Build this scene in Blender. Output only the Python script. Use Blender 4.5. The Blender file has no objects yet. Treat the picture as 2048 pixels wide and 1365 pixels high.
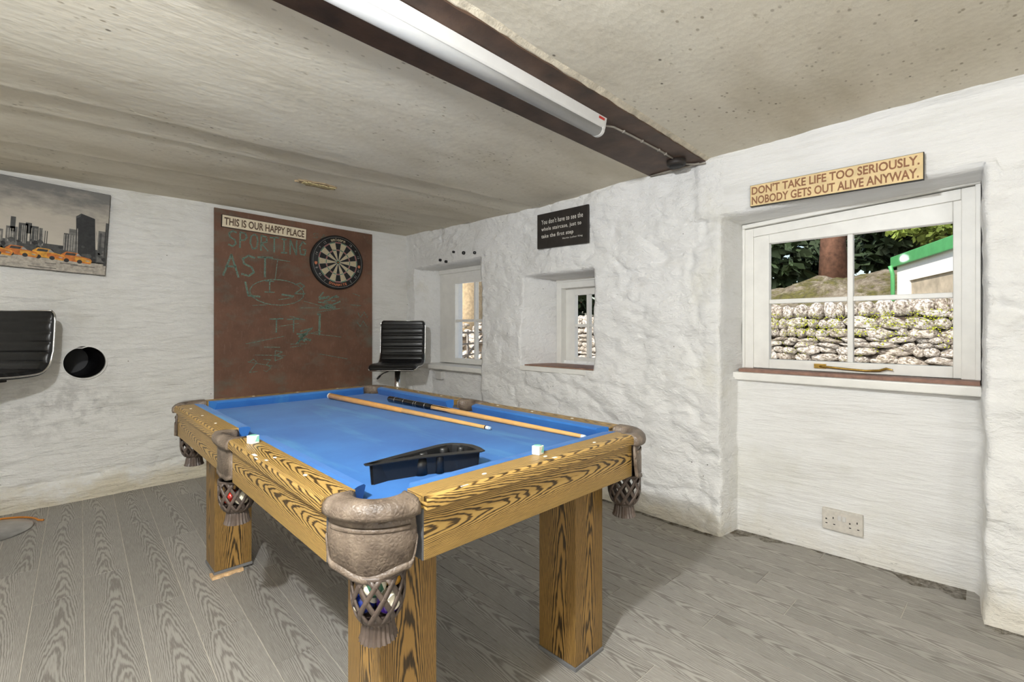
import bpy, bmesh, math, random
import numpy as np
from mathutils import Vector, Matrix

random.seed(7)
S = bpy.context.scene
C = S.collection

# ------------------------------------------------------------------ camera
CAM_H = 1.05
YAW = 0.7915
cd = bpy.data.cameras.new('camera')
cam = bpy.data.objects.new('camera', cd)
C.objects.link(cam)
cam.location = (0, 0, CAM_H)
cam.rotation_euler = (math.pi / 2, 0, -YAW)
cd.sensor_width = 36.0
cd.lens = 36.0 * 940.69 / 2048
cd.shift_y = -(682.5 - 658.06) / 2048
cd.clip_start = 0.02
S.camera = cam

# ------------------------------------------------------------------ world, sun, exposure
S.view_settings.view_transform = 'Standard'
S.view_settings.look = 'None'
S.view_settings.gamma = 1.0
S.view_settings.use_curve_mapping = False
S.view_settings.exposure = 0.17

w = bpy.data.worlds.new('world')
S.world = w
w.use_nodes = True
nt = w.node_tree
nt.nodes.clear()
out = nt.nodes.new('ShaderNodeOutputWorld')
bg = nt.nodes.new('ShaderNodeBackground')
sky = nt.nodes.new('ShaderNodeTexSky')
sky.sky_type = 'NISHITA'
sky.sun_disc = False
sky.sun_elevation = math.radians(48)
sky.sun_rotation = math.radians(-100)
sky.air_density = 1.2
sky.dust_density = 3.0
bg.inputs['Strength'].default_value = 0.22
nt.links.new(sky.outputs[0], bg.inputs['Color'])
nt.links.new(bg.outputs[0], out.inputs['Surface'])

sd = bpy.data.lights.new('sun', 'SUN')
sd.energy = 5.0
sd.angle = math.radians(0.6)
sd.color = (1.0, 0.96, 0.88)
sun = bpy.data.objects.new('sun', sd)
C.objects.link(sun)
sun.rotation_euler = Vector((0.62, -0.26, -0.74)).to_track_quat('-Z', 'Y').to_euler()

KEY_W = 129.0        # hanging bulb, left of the camera
FILL_W = 40.0      # fill globe added out of view behind the camera
# ------------------------------------------------------------------ material helpers
MATS = {}


class NT:
    def __init__(s, name):
        m = bpy.data.materials.new(name)
        m.use_nodes = True
        s.m = m
        s.t = m.node_tree
        s.b = s.t.nodes['Principled BSDF']
        MATS[name] = m

    def n(s, typ, **kw):
        x = s.t.nodes.new(typ)
        for k, v in kw.items():
            setattr(x, k, v)
        return x

    def l(s, a, b):
        s.t.links.new(a, b)

    def set(s, sock, v):
        if hasattr(v, 'is_output') or hasattr(v, 'links'):
            s.l(v, sock)
        else:
            sock.default_value = v

    def math(s, op, a, b=None, c=None, clamp=False):
        x = s.n('ShaderNodeMath', operation=op, use_clamp=clamp)
        s.set(x.inputs[0], a)
        if b is not None:
            s.set(x.inputs[1], b)
        if c is not None:
            s.set(x.inputs[2], c)
        return x.outputs[0]

    def coords(s, kind='Object'):
        return s.n('ShaderNodeTexCoord').outputs[kind]

    def mapping(s, v, scale=(1, 1, 1), loc=(0, 0, 0), rot=(0, 0, 0)):
        x = s.n('ShaderNodeMapping')
        s.l(v, x.inputs[0])
        s.set(x.inputs['Location'], loc)
        x.inputs['Rotation'].default_value = rot
        x.inputs['Scale'].default_value = scale
        return x.outputs[0]

    def noise(s, v, scale=5, detail=3, rough=0.55, dist=0.0):
        x = s.n('ShaderNodeTexNoise')
        s.l(v, x.inputs['Vector'])
        x.inputs['Scale'].default_value = scale
        x.inputs['Detail'].default_value = detail
        x.inputs['Roughness'].default_value = rough
        x.inputs['Distortion'].default_value = dist
        return x.outputs[0]

    def voronoi(s, v, scale=5, feature='F1'):
        x = s.n('ShaderNodeTexVoronoi', feature=feature)
        s.l(v, x.inputs['Vector'])
        x.inputs['Scale'].default_value = scale
        return x.outputs['Distance']

    def ramp(s, f, stops, interp='LINEAR'):
        x = s.n('ShaderNodeValToRGB')
        x.color_ramp.interpolation = interp
        e = x.color_ramp.elements
        while len(e) < len(stops):
            e.new(0.5)
        for el, (p, c) in zip(e, stops):
            el.position = p
            el.color = (*c, 1) if len(c) == 3 else c
        s.l(f, x.inputs[0])
        return x.outputs[0]

    def mix(s, f, a, b, mode='MIX'):
        x = s.n('ShaderNodeMix', data_type='RGBA', blend_type=mode)
        s.set(x.inputs[0], f)
        for sock, v in ((x.inputs[6], a), (x.inputs[7], b)):
            if isinstance(v, tuple):
                sock.default_value = (*v, 1) if len(v) == 3 else v
            else:
                s.l(v, sock)
        return x.outputs[2]

    def bump(s, h, strength=0.3, dist=0.01, normal=None):
        x = s.n('ShaderNodeBump')
        x.inputs['Strength'].default_value = strength
        x.inputs['Distance'].default_value = dist
        s.l(h, x.inputs['Height'])
        if normal is not None:
            s.l(normal, x.inputs['Normal'])
        s.l(x.outputs[0], s.b.inputs['Normal'])
        return x.outputs[0]

    def col(s, v):
        s.set(s.b.inputs['Base Color'], (*v, 1) if isinstance(v, tuple) else v)

    def rough(s, v):
        s.set(s.b.inputs['Roughness'], v)


def rgb(r, g, b):
    f = lambda c: (c / 255 / 12.92) if c / 255 <= 0.04045 else ((c / 255 + 0.055) / 1.055) ** 2.4
    return (f(r), f(g), f(b))


def plain(name, col, rough=0.5, metal=0.0, var=0.12, scale=25, bump=0.0, coat=0.0):
    N = NT(name)
    v = N.coords()
    f = N.noise(v, scale, 4)
    d = tuple(c * (1 - var) for c in col)
    u = tuple(min(1, c * (1 + var)) for c in col)
    N.col(N.ramp(f, [(0.3, d), (0.7, u)]))
    N.rough(rough)
    N.b.inputs['Metallic'].default_value = metal
    N.b.inputs['Coat Weight'].default_value = coat
    if bump:
        N.bump(N.noise(v, scale * 4, 4), bump, 0.004)
    return N.m


def wall_mat(name, aniso=(1, 1, 1), base=(228, 225, 217), dirt=(196, 188, 170), bump=0.55, spots=True, damp=0.0, soot=None):
    N = NT(name)
    v = N.coords()
    va = N.mapping(v, aniso)
    big = N.noise(v, 1.6, 5, 0.62)
    mid = N.noise(va, 9, 5, 0.6)
    c = N.ramp(big, [(0.28, rgb(*dirt)), (0.42, rgb(*base)), (0.8, rgb(min(255, base[0] + 8), min(255, base[1] + 8), min(255, base[2] + 10)))])
    c2 = N.ramp(mid, [(0.30, (0.80, 0.79, 0.76)), (0.48, (1, 1, 1))])
    c = N.mix(0.35, c, c2, 'MULTIPLY')
    if spots:
        vo = N.voronoi(v, 16)
        sp = N.ramp(vo, [(0.035, (0.12, 0.1, 0.08)), (0.06, (1, 1, 1))])
        msk = N.ramp(N.noise(v, 3.1, 2), [(0.56, (0, 0, 0)), (0.6, (1, 1, 1))])
        c = N.mix(msk, c, N.mix(1.0, c, sp, 'MULTIPLY'))
    sz = N.n('ShaderNodeSeparateXYZ')
    N.l(v, sz.inputs[0])
    if damp:
        dz_ = N.math('ADD', sz.outputs[2], N.math('MULTIPLY', N.math('SUBTRACT', N.noise(v, 3.3, 5, 0.7), 0.5), 0.55))
        c = N.mix(N.ramp(dz_, [(0.02, (damp,) * 3), (0.15, (0, 0, 0))]), c, rgb(206, 190, 150))
        cr = N.ramp(N.noise(N.mapping(v, (1, 1, 3)), 26, 5, 0.7), [(0.60, (0, 0, 0)), (0.70, (1, 1, 1))])
        c = N.mix(N.mix(1.0, cr, N.ramp(dz_, [(0.0, (0.6,) * 3), (0.10, (0, 0, 0))]), 'MULTIPLY'), c, rgb(96, 88, 76))
    if soot:
        dx_ = N.math('MULTIPLY', N.math('SUBTRACT', sz.outputs[0], soot[0]), 1.0 / soot[2])
        dy_ = N.math('MULTIPLY', N.math('SUBTRACT', sz.outputs[2], soot[1]), 1.0 / soot[3])
        rr_ = N.math('SQRT', N.math('ADD', N.math('MULTIPLY', dx_, dx_), N.math('MULTIPLY', dy_, dy_)))
        m1 = N.ramp(rr_, [(0.3, (0.5,) * 3), (1.0, (0, 0, 0))])
        m2 = N.ramp(N.noise(v, 11, 6, 0.72), [(0.46, (0, 0, 0)), (0.62, (0.85,) * 3)])
        c = N.mix(N.mix(1.0, m1, m2, 'MULTIPLY'), c, rgb(132, 130, 126))
    N.col(c)
    N.rough(0.72)
    N.b.inputs['Specular IOR Level'].default_value = 0.3
    h1 = N.noise(va, 16, 6, 0.62, 0.4)
    h2 = N.noise(va, 60, 4, 0.6)
    h = N.math('ADD', h1, N.math('MULTIPLY', h2, 0.25))
    N.bump(h, bump, 0.02)
    return N.m


def wood_mat(name, axis, light, dark, A=11, B=1400, warp=1.6, rough=0.42, mid=None, contrast=(0.35, 0.62), shift=0.05, pn=3.0, ragged=1.3, fine=0.5, objrand=True, bump=0.06, coat=0.0, tone=(0.72, 1.08)):
    """cathedral wood grain: axis = grain direction, bands follow parabolas along it"""
    N = NT(name)
    v = N.coords()
    sp = N.n('ShaderNodeSeparateXYZ')
    N.l(v, sp.inputs[0])
    o = {'X': (0, 1, 2), 'Y': (1, 0, 2), 'Z': (2, 0, 1)}[axis]
    p = sp.outputs[o[0]]
    sn = N.n('ShaderNodeSeparateXYZ')
    N.l(N.coords('Normal'), sn.inputs[0])
    # on a face that looks along one cross axis the grain varies along the other one
    fac = N.math('GREATER_THAN', N.math('ABSOLUTE', sn.outputs[o[1]]), N.math('ABSOLUTE', sn.outputs[o[2]]))
    q = N.math('ADD', N.math('MULTIPLY', sp.outputs[o[2]], fac), N.math('MULTIPLY', sp.outputs[o[1]], N.math('SUBTRACT', 1.0, fac)))
    p = N.math('ADD', p, N.math('MULTIPLY', fac, 3.7))
    if objrand:
        r = N.n('ShaderNodeObjectInfo').outputs['Random']
        p = N.math('ADD', p, N.math('MULTIPLY', r, 37.0))
        q = N.math('ADD', q, N.math('MULTIPLY', N.math('SUBTRACT', r, 0.5), shift))
    cb = N.n('ShaderNodeCombineXYZ')
    N.l(N.math('MULTIPLY', p, pn), cb.inputs[0])
    N.l(N.math('MULTIPLY', q, 14.0), cb.inputs[1])
    wn = N.noise(cb.outputs[0], 1.0, 3, 0.55)
    cb3 = N.n('ShaderNodeCombineXYZ')
    N.l(N.math('MULTIPLY', p, 0.9), cb3.inputs[0])
    wob = N.noise(cb3.outputs[0], 1.0, 1)
    q2 = N.math('ADD', q, N.math('MULTIPLY', N.math('SUBTRACT', wob, 0.5), 0.09))
    val = N.math('ADD', N.math('MULTIPLY', p, A), N.math('MULTIPLY', N.math('MULTIPLY', q2, q2), B))
    val = N.math('ADD', val, N.math('MULTIPLY', wn, warp * 4))
    cbr = N.n('ShaderNodeCombineXYZ')
    N.l(N.math('MULTIPLY', p, 9.0), cbr.inputs[0])
    N.l(N.math('MULTIPLY', q, 75.0), cbr.inputs[1])
    val = N.math('ADD', val, N.math('MULTIPLY', N.noise(cbr.outputs[0], 1.0, 3, 0.6), ragged))
    band = N.math('SINE', N.math('MULTIPLY', val, 6.283))
    band = N.math('MULTIPLY_ADD', band, 0.5, 0.5)
    cb2 = N.n('ShaderNodeCombineXYZ')
    N.l(N.math('MULTIPLY', p, 14.0), cb2.inputs[0])
    N.l(N.math('MULTIPLY', q, 420.0), cb2.inputs[1])
    fn = N.noise(cb2.outputs[0], 1.0, 2, 0.6)
    band = N.math('ADD', band, N.math('MULTIPLY', N.math('SUBTRACT', fn, 0.5), fine))
    m_ = mid or tuple((a + b) / 2 for a, b in zip(light, dark))
    c = N.ramp(band, [(contrast[0] - 0.22, dark), (contrast[0], m_), (contrast[1], light)])
    big = N.noise(cb3.outputs[0], 1.7, 3)
    c = N.mix(0.5, c, N.ramp(big, [(0.3, (tone[0],) * 3), (0.7, (tone[1],) * 3)]), 'MULTIPLY')
    if objrand:
        c = N.mix(0.8, c, N.ramp(r, [(0.0, (0.84, 0.84, 0.84)), (1.0, (1.06, 1.06, 1.06))]), 'MULTIPLY')
    N.col(c)
    N.rough(rough)
    N.b.inputs['Coat Weight'].default_value = coat
    N.bump(band, bump, 0.004)
    return N.m


# ------------------------------------------------------------------ materials
wall_mat('wall_back', (0.55, 1, 2.2), base=(231, 229, 223), dirt=(212, 208, 198), bump=1.0, damp=0.55, soot=(0.12, 0.56, 0.42, 0.26))
wall_mat('wall_right', (1, 0.8, 1.4), base=(233, 232, 229), dirt=(221, 218, 207), bump=0.9, damp=0.35)
wall_mat('wall_niche', (1, 0.35, 3.0), base=(234, 233, 230), dirt=(224, 222, 214), bump=0.6, spots=False, damp=0.2)
wall_mat('wall_plain', (1, 1, 1), base=(232, 229, 222), dirt=(215, 210, 200), spots=False, bump=0.2)

N = NT('ceiling')
v = N.coords()
va = N.mapping(v, (0.35, 1.0, 1.0))
c = N.ramp(N.noise(va, 2.4, 6, 0.62), [(0.3, rgb(198, 189, 168)), (0.5, rgb(218, 210, 192)), (0.75, rgb(230, 224, 208))])
sp1 = N.ramp(N.voronoi(N.mapping(v, (0.6, 1, 1)), 34), [(0.10, (0.42, 0.38, 0.32)), (0.19, (1, 1, 1))])
mk1 = N.ramp(N.noise(v, 1.9, 4, 0.65), [(0.46, (0, 0, 0)), (0.6, (1, 1, 1))])
c = N.mix(mk1, c, N.mix(0.85, c, sp1, 'MULTIPLY'))
sp2 = N.ramp(N.voronoi(N.mapping(v, (0.7, 1, 1), (3, 5, 0)), 9), [(0.028, (0.10, 0.08, 0.06)), (0.05, (1, 1, 1))])
c = N.mix(0.8, c, sp2, 'MULTIPLY')
sp3 = N.ramp(N.noise(N.mapping(v, (0.5, 1, 1)), 26, 4, 0.7), [(0.62, (1, 1, 1)), (0.74, (0.68, 0.64, 0.57))])
c = N.mix(0.7, c, sp3, 'MULTIPLY')
N.col(c)
N.rough(0.85)
N.bump(N.math('ADD', N.noise(va, 14, 6, 0.65), N.math('MULTIPLY', N.voronoi(v, 34), 0.2)), 0.3, 0.012)

wood_mat('oak_y', 'Y', rgb(180, 146, 82), rgb(64, 48, 24), A=20, B=5000, mid=rgb(150, 116, 60), warp=1.15, contrast=(0.34, 0.60), fine=1.0, pn=3.6)
wood_mat('oak_x', 'X', rgb(180, 146, 82), rgb(64, 48, 24), A=20, B=5000, mid=rgb(150, 116, 60), warp=1.15, contrast=(0.34, 0.60), fine=1.0, pn=3.6)
wood_mat('oak_z', 'Z', rgb(160, 124, 66), rgb(58, 43, 22), A=9, B=2600, mid=rgb(126, 96, 50), warp=1.1, contrast=(0.36, 0.66), fine=1.2, pn=2.4)
wood_mat('plank', 'Y', rgb(172, 168, 160), rgb(128, 123, 116), A=10, B=2300, mid=rgb(152, 147, 139), warp=1.1, contrast=(0.34, 0.95), fine=2.0, rough=0.5, bump=0.05, pn=2.8, tone=(0.84, 1.06))
plain('joint', rgb(196, 190, 178), 0.8)
plain('vinyl_edge', rgb(120, 112, 100), 0.7)

N = NT('felt')
v = N.coords()
f = N.noise(v, 3.0, 5, 0.6)
c = N.ramp(f, [(0.3, rgb(30, 88, 156)), (0.7, rgb(48, 112, 178))])
ch = N.ramp(N.noise(N.mapping(v, (5, 0.8, 1), rot=(0, 0, 0.5)), 1.6, 4), [(0.56, (0, 0, 0)), (0.72, (0.35, 0.35, 0.35))])
c = N.mix(ch, c, rgb(96, 168, 196))
lint = N.ramp(N.voronoi(v, 38), [(0.035, (0.8, 0.8, 0.8)), (0.055, (0, 0, 0))])
lm = N.ramp(N.noise(v, 6, 2), [(0.6, (0, 0, 0)), (0.66, (0.6, 0.6, 0.6))])
c = N.mix(N.mix(1.0, lint, lm, 'MULTIPLY'), c, rgb(190, 205, 220))
N.col(c)
N.rough(0.95)
N.b.inputs['Sheen Weight'].default_value = 0.12
N.b.inputs['Sheen Roughness'].default_value = 0.4
N.bump(N.noise(v, 900, 2), 0.15, 0.001)

N = NT('pocket_brown')
v = N.coords()
c = N.ramp(N.noise(v, 22, 5, 0.6), [(0.3, rgb(74, 62, 52)), (0.62, rgb(116, 102, 88)), (0.85, rgb(150, 138, 124))])
N.col(c)
N.rough(0.48)
h = N.math('ADD', N.noise(v, 90, 4), N.math('MULTIPLY', N.voronoi(N.mapping(v, (1, 1, 1)), 120, 'DISTANCE_TO_EDGE'), 2.0))
N.bump(h, 0.35, 0.003)
plain('net_brown', rgb(82, 70, 62), 0.45, var=0.2, scale=40)
plain('apron_end', rgb(92, 92, 94), 0.7, var=0.25, scale=30)
plain('underframe', rgb(40, 34, 28), 0.8)
plain('pad_grey', rgb(112, 112, 112), 0.6)
plain('sight_white', rgb(226, 220, 205), 0.4)
plain('chalk_paper', rgb(232, 230, 222), 0.7, var=0.05)
plain('chalk_green', rgb(140, 205, 185), 0.9, var=0.15, scale=120)
plain('shim_wood', rgb(208, 172, 128), 0.8, var=0.18, scale=60, bump=0.4)
plain('black_plastic', rgb(24, 24, 24), 0.38, var=0.25, scale=15)
plain('cue_maple', rgb(214, 164, 98), 0.3, var=0.10, scale=18, coat=0.4)
plain('cue_ash', rgb(206, 150, 84), 0.3, var=0.14, scale=18, coat=0.4)
plain('cue_black', rgb(16, 15, 16), 0.22, coat=0.5)
plain('cue_white', rgb(232, 226, 214), 0.4)
plain('cue_tip', rgb(170, 190, 205), 0.8)
plain('leather_black', rgb(20, 20, 21), 0.32, var=0.3, scale=30, bump=0.12)
plain('chrome', (0.80, 0.80, 0.80), 0.12, 1.0, var=0.03)
plain('steel_dull', (0.45, 0.44, 0.43), 0.35, 1.0, var=0.2, scale=14)
plain('white_gloss', rgb(232, 230, 224), 0.38, var=0.05, scale=12, bump=0.06)
plain('white_plastic', rgb(208, 206, 202), 0.35, var=0.03)
plain('socket_white', rgb(206, 200, 190), 0.5, var=0.10, scale=60)
plain('slot_black', rgb(18, 16, 15), 0.7)
plain('sill_red', rgb(138, 104, 88), 0.6, var=0.3, scale=25)
plain('brass', rgb(178, 144, 74), 0.3, 1.0, var=0.25, scale=50)
plain('beam_wood', rgb(78, 58, 45), 0.6, var=0.45, scale=9, bump=0.3)
plain('beam_plaster', rgb(196, 186, 166), 0.85, var=0.25, scale=30, bump=0.5)
plain('diffuser', rgb(172, 172, 171), 0.3, var=0.02)
plain('label_red', rgb(190, 60, 50), 0.5)
plain('cable_grey', rgb(150, 143, 132), 0.6)
plain('dark_metal', rgb(44, 38, 34), 0.6, var=0.3)
plain('lath', rgb(192, 176, 130), 0.9, var=0.3, scale=80, bump=0.5)
plain('peel_brown', rgb(158, 138, 108), 0.9, var=0.2, scale=40)
plain('pipe_black', rgb(14, 13, 13), 0.5, var=0.4, scale=8)
plain('sign_edge', rgb(36, 30, 24), 0.7)
plain('sign_face_tan', rgb(222, 196, 146), 0.6, var=0.12, scale=20)
plain('sign_face_pale', rgb(222, 208, 180), 0.6, var=0.08, scale=20)
plain('sign_brown_ink', rgb(140, 96, 66), 0.7)
plain('sign_dark_ink', rgb(92, 70, 52), 0.7)
plain('slate_black', rgb(40, 35, 31), 0.55, var=0.35, scale=14)
plain('ink_white', rgb(214, 210, 200), 0.7)
plain('orange_cord', rgb(206, 128, 40), 0.5)
plain('radiator_white', rgb(216, 212, 202), 0.45)

N = NT('chalkboard')
v = N.coords()
c = N.ramp(N.noise(v, 4, 5, 0.65), [(0.3, rgb(92, 64, 48)), (0.6, rgb(114, 80, 61)), (0.8, rgb(124, 92, 73))])
sc = N.ramp(N.noise(N.mapping(v, (9, 1, 3), rot=(0, 0.4, 0)), 7, 5, 0.7), [(0.55, (0, 0, 0)), (0.75, (0.35, 0.35, 0.35))])
c = N.mix(sc, c, rgb(140, 116, 100))
gm = N.ramp(N.noise(N.mapping(v, (1.0, 1, 1.6)), 3.2, 4, 0.7), [(0.52, (0, 0, 0)), (0.7, (0.42, 0.42, 0.42))])
c = N.mix(gm, c, rgb(92, 112, 100))
N.col(c)
N.rough(0.7)

N = NT('chalk')
v = N.coords()
N.col(rgb(118, 150, 134))
N.rough(1.0)
tr = N.n('ShaderNodeBsdfTransparent')
mx = N.n('ShaderNodeMixShader')
N.l(N.ramp(N.noise(v, 70, 4, 0.75), [(0.30, (0.38, 0.38, 0.38)), (0.70, (0.78, 0.78, 0.78))]), mx.inputs[0])
N.l(tr.outputs[0], mx.inputs[1])
N.l(N.b.outputs[0], mx.inputs[2])
N.l(mx.outputs[0], N.t.nodes['Material Output'].inputs['Surface'])

N = NT('glass')
N.t.nodes.remove(N.b)
tr = N.n('ShaderNodeBsdfTransparent')
gl = N.n('ShaderNodeBsdfGlossy')
gl.inputs['Roughness'].default_value = 0.02
fr = N.n('ShaderNodeFresnel')
fr.inputs[0].default_value = 1.04
mx = N.n('ShaderNodeMixShader')
bf = N.math('SUBTRACT', 1.0, N.n('ShaderNodeNewGeometry').outputs['Backfacing'])
N.l(N.math('MULTIPLY', fr.outputs[0], bf), mx.inputs[0])
N.l(tr.outputs[0], mx.inputs[1])
N.l(gl.outputs[0], mx.inputs[2])
N.l(mx.outputs[0], N.t.nodes['Material Output'].inputs['Surface'])

# outdoors
N = NT('stone')
v = N.coords()
r = N.n('ShaderNodeObjectInfo').outputs['Random']
c = N.ramp(N.noise(v, 7, 6, 0.7), [(0.34, rgb(78, 68, 58)), (0.47, rgb(160, 150, 138)), (0.58, rgb(236, 232, 224))])
c = N.mix(0.8, c, N.ramp(r, [(0.0, (0.62, 0.56, 0.5)), (0.35, (1, 0.97, 0.93)), (0.7, (0.85, 0.83, 0.82)), (1, (1.1, 1.1, 1.1))]), 'MULTIPLY')
mo = N.ramp(N.noise(v, 5, 5, 0.7), [(0.56, (0, 0, 0)), (0.66, (0.8, 0.8, 0.8))])
c = N.mix(mo, c, rgb(104, 98, 42))
N.col(c)
N.rough(0.9)
N.bump(N.noise(v, 30, 5, 0.7), 0.7, 0.03)
plain('mortar_dark', rgb(74, 64, 52), 0.95, var=0.4, scale=10, bump=0.6)
plain('moss', rgb(150, 156, 40), 0.95, var=0.35, scale=30)
N = NT('bank')
v = N.coords()
c = N.ramp(N.noise(v, 5, 6, 0.7), [(0.3, rgb(86, 74, 58)), (0.5, rgb(150, 138, 118)), (0.7, rgb(196, 186, 168))])
g = N.ramp(N.noise(v, 1.5, 6, 0.72), [(0.46, (0, 0, 0)), (0.56, (0.9, 0.9, 0.9))])
c = N.mix(g, c, N.ramp(N.noise(v, 14, 4), [(0.3, rgb(70, 66, 24)), (0.7, rgb(128, 124, 52))]))
N.col(c)
N.rough(0.95)
N.bump(N.noise(v, 9, 6, 0.75), 1.0, 0.15)
plain('bark_red', rgb(104, 74, 58), 0.9, var=0.4, scale=9, bump=0.8)
plain('bark_tan', rgb(176, 156, 124), 0.9, var=0.25, scale=14, bump=0.8)
plain('leaf_dark', rgb(46, 62, 34), 0.7, var=0.4, scale=2)
plain('leaf_light', rgb(112, 128, 52), 0.7, var=0.4, scale=3)
plain('house_white', rgb(240, 238, 232), 0.8, var=0.04)
plain('house_stone', rgb(186, 172, 150), 0.9, var=0.25, scale=5, bump=0.6)
plain('green_paint', rgb(84, 160, 98), 0.45, var=0.12, scale=8)
plain('roof_slate', rgb(168, 160, 148), 0.8, var=0.2, scale=6, bump=0.4)
plain('gate_metal', rgb(118, 112, 104), 0.5, 0.6, var=0.2)
plain('white_path', rgb(232, 228, 218), 0.9, var=0.1, scale=4)


# ------------------------------------------------------------------ geometry helpers
class MB:
    def __init__(s):
        s.v = []
        s.f = []
        s.mi = []
        s.sm = []

    def add(s, vs, fs, mi=0, smooth=False):
        o = len(s.v)
        s.v += [tuple(p) for p in vs]
        for f in fs:
            s.f.append(tuple(i + o for i in f))
            s.mi.append(mi)
            s.sm.append(smooth)
        return s

    def box(s, x0, x1, y0, y1, z0, z1, mi=0, M=None):
        vs = [(x, y, z) for z in (z0, z1) for y in (y0, y1) for x in (x0, x1)]
        if M is not None:
            vs = [M @ Vector(p) for p in vs]
        return s.add(vs, [(0, 2, 3, 1), (4, 5, 7, 6), (0, 1, 5, 4), (2, 6, 7, 3), (0, 4, 6, 2), (1, 3, 7, 5)], mi)

    def prism(s, poly, z0, z1, mi=0, axis='Z', M=None, smooth=False):
        """poly: list of (a,b); extruded along axis. Z: (x,y); X: (y,z); Y: (x,z)"""
        def P(a, b, c):
            return {'Z': (a, b, c), 'X': (c, a, b), 'Y': (a, c, b)}[axis]
        n = len(poly)
        vs = [P(a, b, z0) for a, b in poly] + [P(a, b, z1) for a, b in poly]
        if M is not None:
            vs = [M @ Vector(p) for p in vs]
        fs = [tuple(range(n))[::-1], tuple(range(n, 2 * n))]
        fs += [(i, (i + 1) % n, n + (i + 1) % n, n + i) for i in range(n)]
        return s.add(vs, fs, mi, smooth)

    def lathe(s, prof, n=24, center=(0, 0, 0), mi=0, M=None, smooth=True, flute=0.0, flute_from=99):
        vs = []
        for k, (r, z) in enumerate(prof):
            for i in range(n):
                a = 2 * math.pi * i / n
                rr = r * (1 - (flute if (k >= flute_from and i % 2) else 0))
                vs.append(Vector((rr * math.cos(a) + center[0], rr * math.sin(a) + center[1], z + center[2])))
        if M is not None:
            vs = [M @ p for p in vs]
        fs = []
        for k in range(len(prof) - 1):
            for i in range(n):
                j = (i + 1) % n
                fs.append((k * n + i, k * n + j, (k + 1) * n + j, (k + 1) * n + i))
        if prof[0][0] > 1e-6:
            fs.append(tuple(range(n))[::-1])
        if prof[-1][0] > 1e-6:
            fs.append(tuple(range((len(prof) - 1) * n, len(prof) * n)))
        return s.add(vs, fs, mi, smooth)

    def tube(s, path, r, n=8, mi=0, smooth=True, flat=None):
        path = [Vector(p) for p in path]
        rs = r if isinstance(r, (list, tuple)) else [r] * len(path)
        vs = []
        up = Vector((0, 0, 1))
        for i, p in enumerate(path):
            t = (path[min(i + 1, len(path) - 1)] - path[max(i - 1, 0)]).normalized()
            a = t.cross(up) if abs(t.z) < 0.92 else t.cross(Vector((1, 0, 0)))
            a.normalize()
            b = t.cross(a).normalized()
            for k in range(n):
                th = 2 * math.pi * k / n
                vs.append(p + a * math.cos(th) * rs[i] + b * math.sin(th) * rs[i])
        fs = []
        for i in range(len(path) - 1):
            for k in range(n):
                j = (k + 1) % n
                fs.append((i * n + k, i * n + j, (i + 1) * n + j, (i + 1) * n + k))
        fs.append(tuple(range(n)))
        fs.append(tuple(range((len(path) - 1) * n, len(path) * n))[::-1])
        return s.add(vs, fs, mi, smooth)

    def loft(s, rings, mi=0, closed=True, caps=True, smooth=True):
        """rings: list of equal-length vertex loops"""
        n = len(rings[0])
        vs = [p for r in rings for p in r]
        fs = []
        for i in range(len(rings) - 1):
            for k in range(n if closed else n - 1):
                j = (k + 1) % n
                fs.append((i * n + k, i * n + j, (i + 1) * n + j, (i + 1) * n + k))
        if caps:
            fs.append(tuple(range(n))[::-1])
            fs.append(tuple(range((len(rings) - 1) * n, len(rings) * n)))
        return s.add(vs, fs, mi, smooth)

    def mesh(s, name, mats, bevel=0.0, recalc=True, segs=2):
        me = bpy.data.meshes.new(name)
        me.from_pydata(s.v, [], s.f)
        if isinstance(mats, str):
            mats = [mats]
        for m in mats:
            me.materials.append(MATS[m])
        me.polygons.foreach_set('material_index', s.mi)
        me.polygons.foreach_set('use_smooth', s.sm)
        if bevel or recalc:
            bm = bmesh.new()
            bm.from_mesh(me)
            if recalc:
                bmesh.ops.recalc_face_normals(bm, faces=bm.faces)
            if bevel:
                es = [e for e in bm.edges if len(e.link_faces) == 2 and e.calc_face_angle(0) > 0.5]
                bmesh.ops.bevel(bm, geom=es, offset=bevel, segments=segs, affect='EDGES', profile=0.6, clamp_overlap=True)
            bm.to_mesh(me)
            bm.free()
        me.update()
        return me

    def build(s, name, mats, parent=None, bevel=0.0, recalc=True, segs=2, center=False):
        c = None
        if center:
            c = [(min(p[k] for p in s.v) + max(p[k] for p in s.v)) / 2 for k in range(3)]
            s.v = [tuple(p[k] - c[k] for k in range(3)) for p in s.v]
        o = bpy.data.objects.new(name, s.mesh(name, mats, bevel, recalc, segs))
        C.objects.link(o)
        if c:
            o.location = c
        if parent is not None:
            o.parent = parent
        return o


def tag(o, label=None, cat=None, group=None, kind=None):
    if label:
        o['label'] = label
    if cat:
        o['category'] = cat
    if group:
        o['group'] = group
    if kind:
        o['kind'] = kind
    return o


def empty(name, loc, label, cat, rz=0.0, group=None):
    o = bpy.data.objects.new(name, None)
    o.empty_display_size = 0.05
    C.objects.link(o)
    o.location = loc
    o.rotation_euler = (0, 0, rz)
    return tag(o, label, cat, group)


def inst(me, name, parent=None, loc=(0, 0, 0), rot=(0, 0, 0), scale=(1, 1, 1)):
    o = bpy.data.objects.new(name, me)
    C.objects.link(o)
    o.location = loc
    o.rotation_euler = rot
    o.scale = scale
    if parent is not None:
        o.parent = parent
    return o


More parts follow.
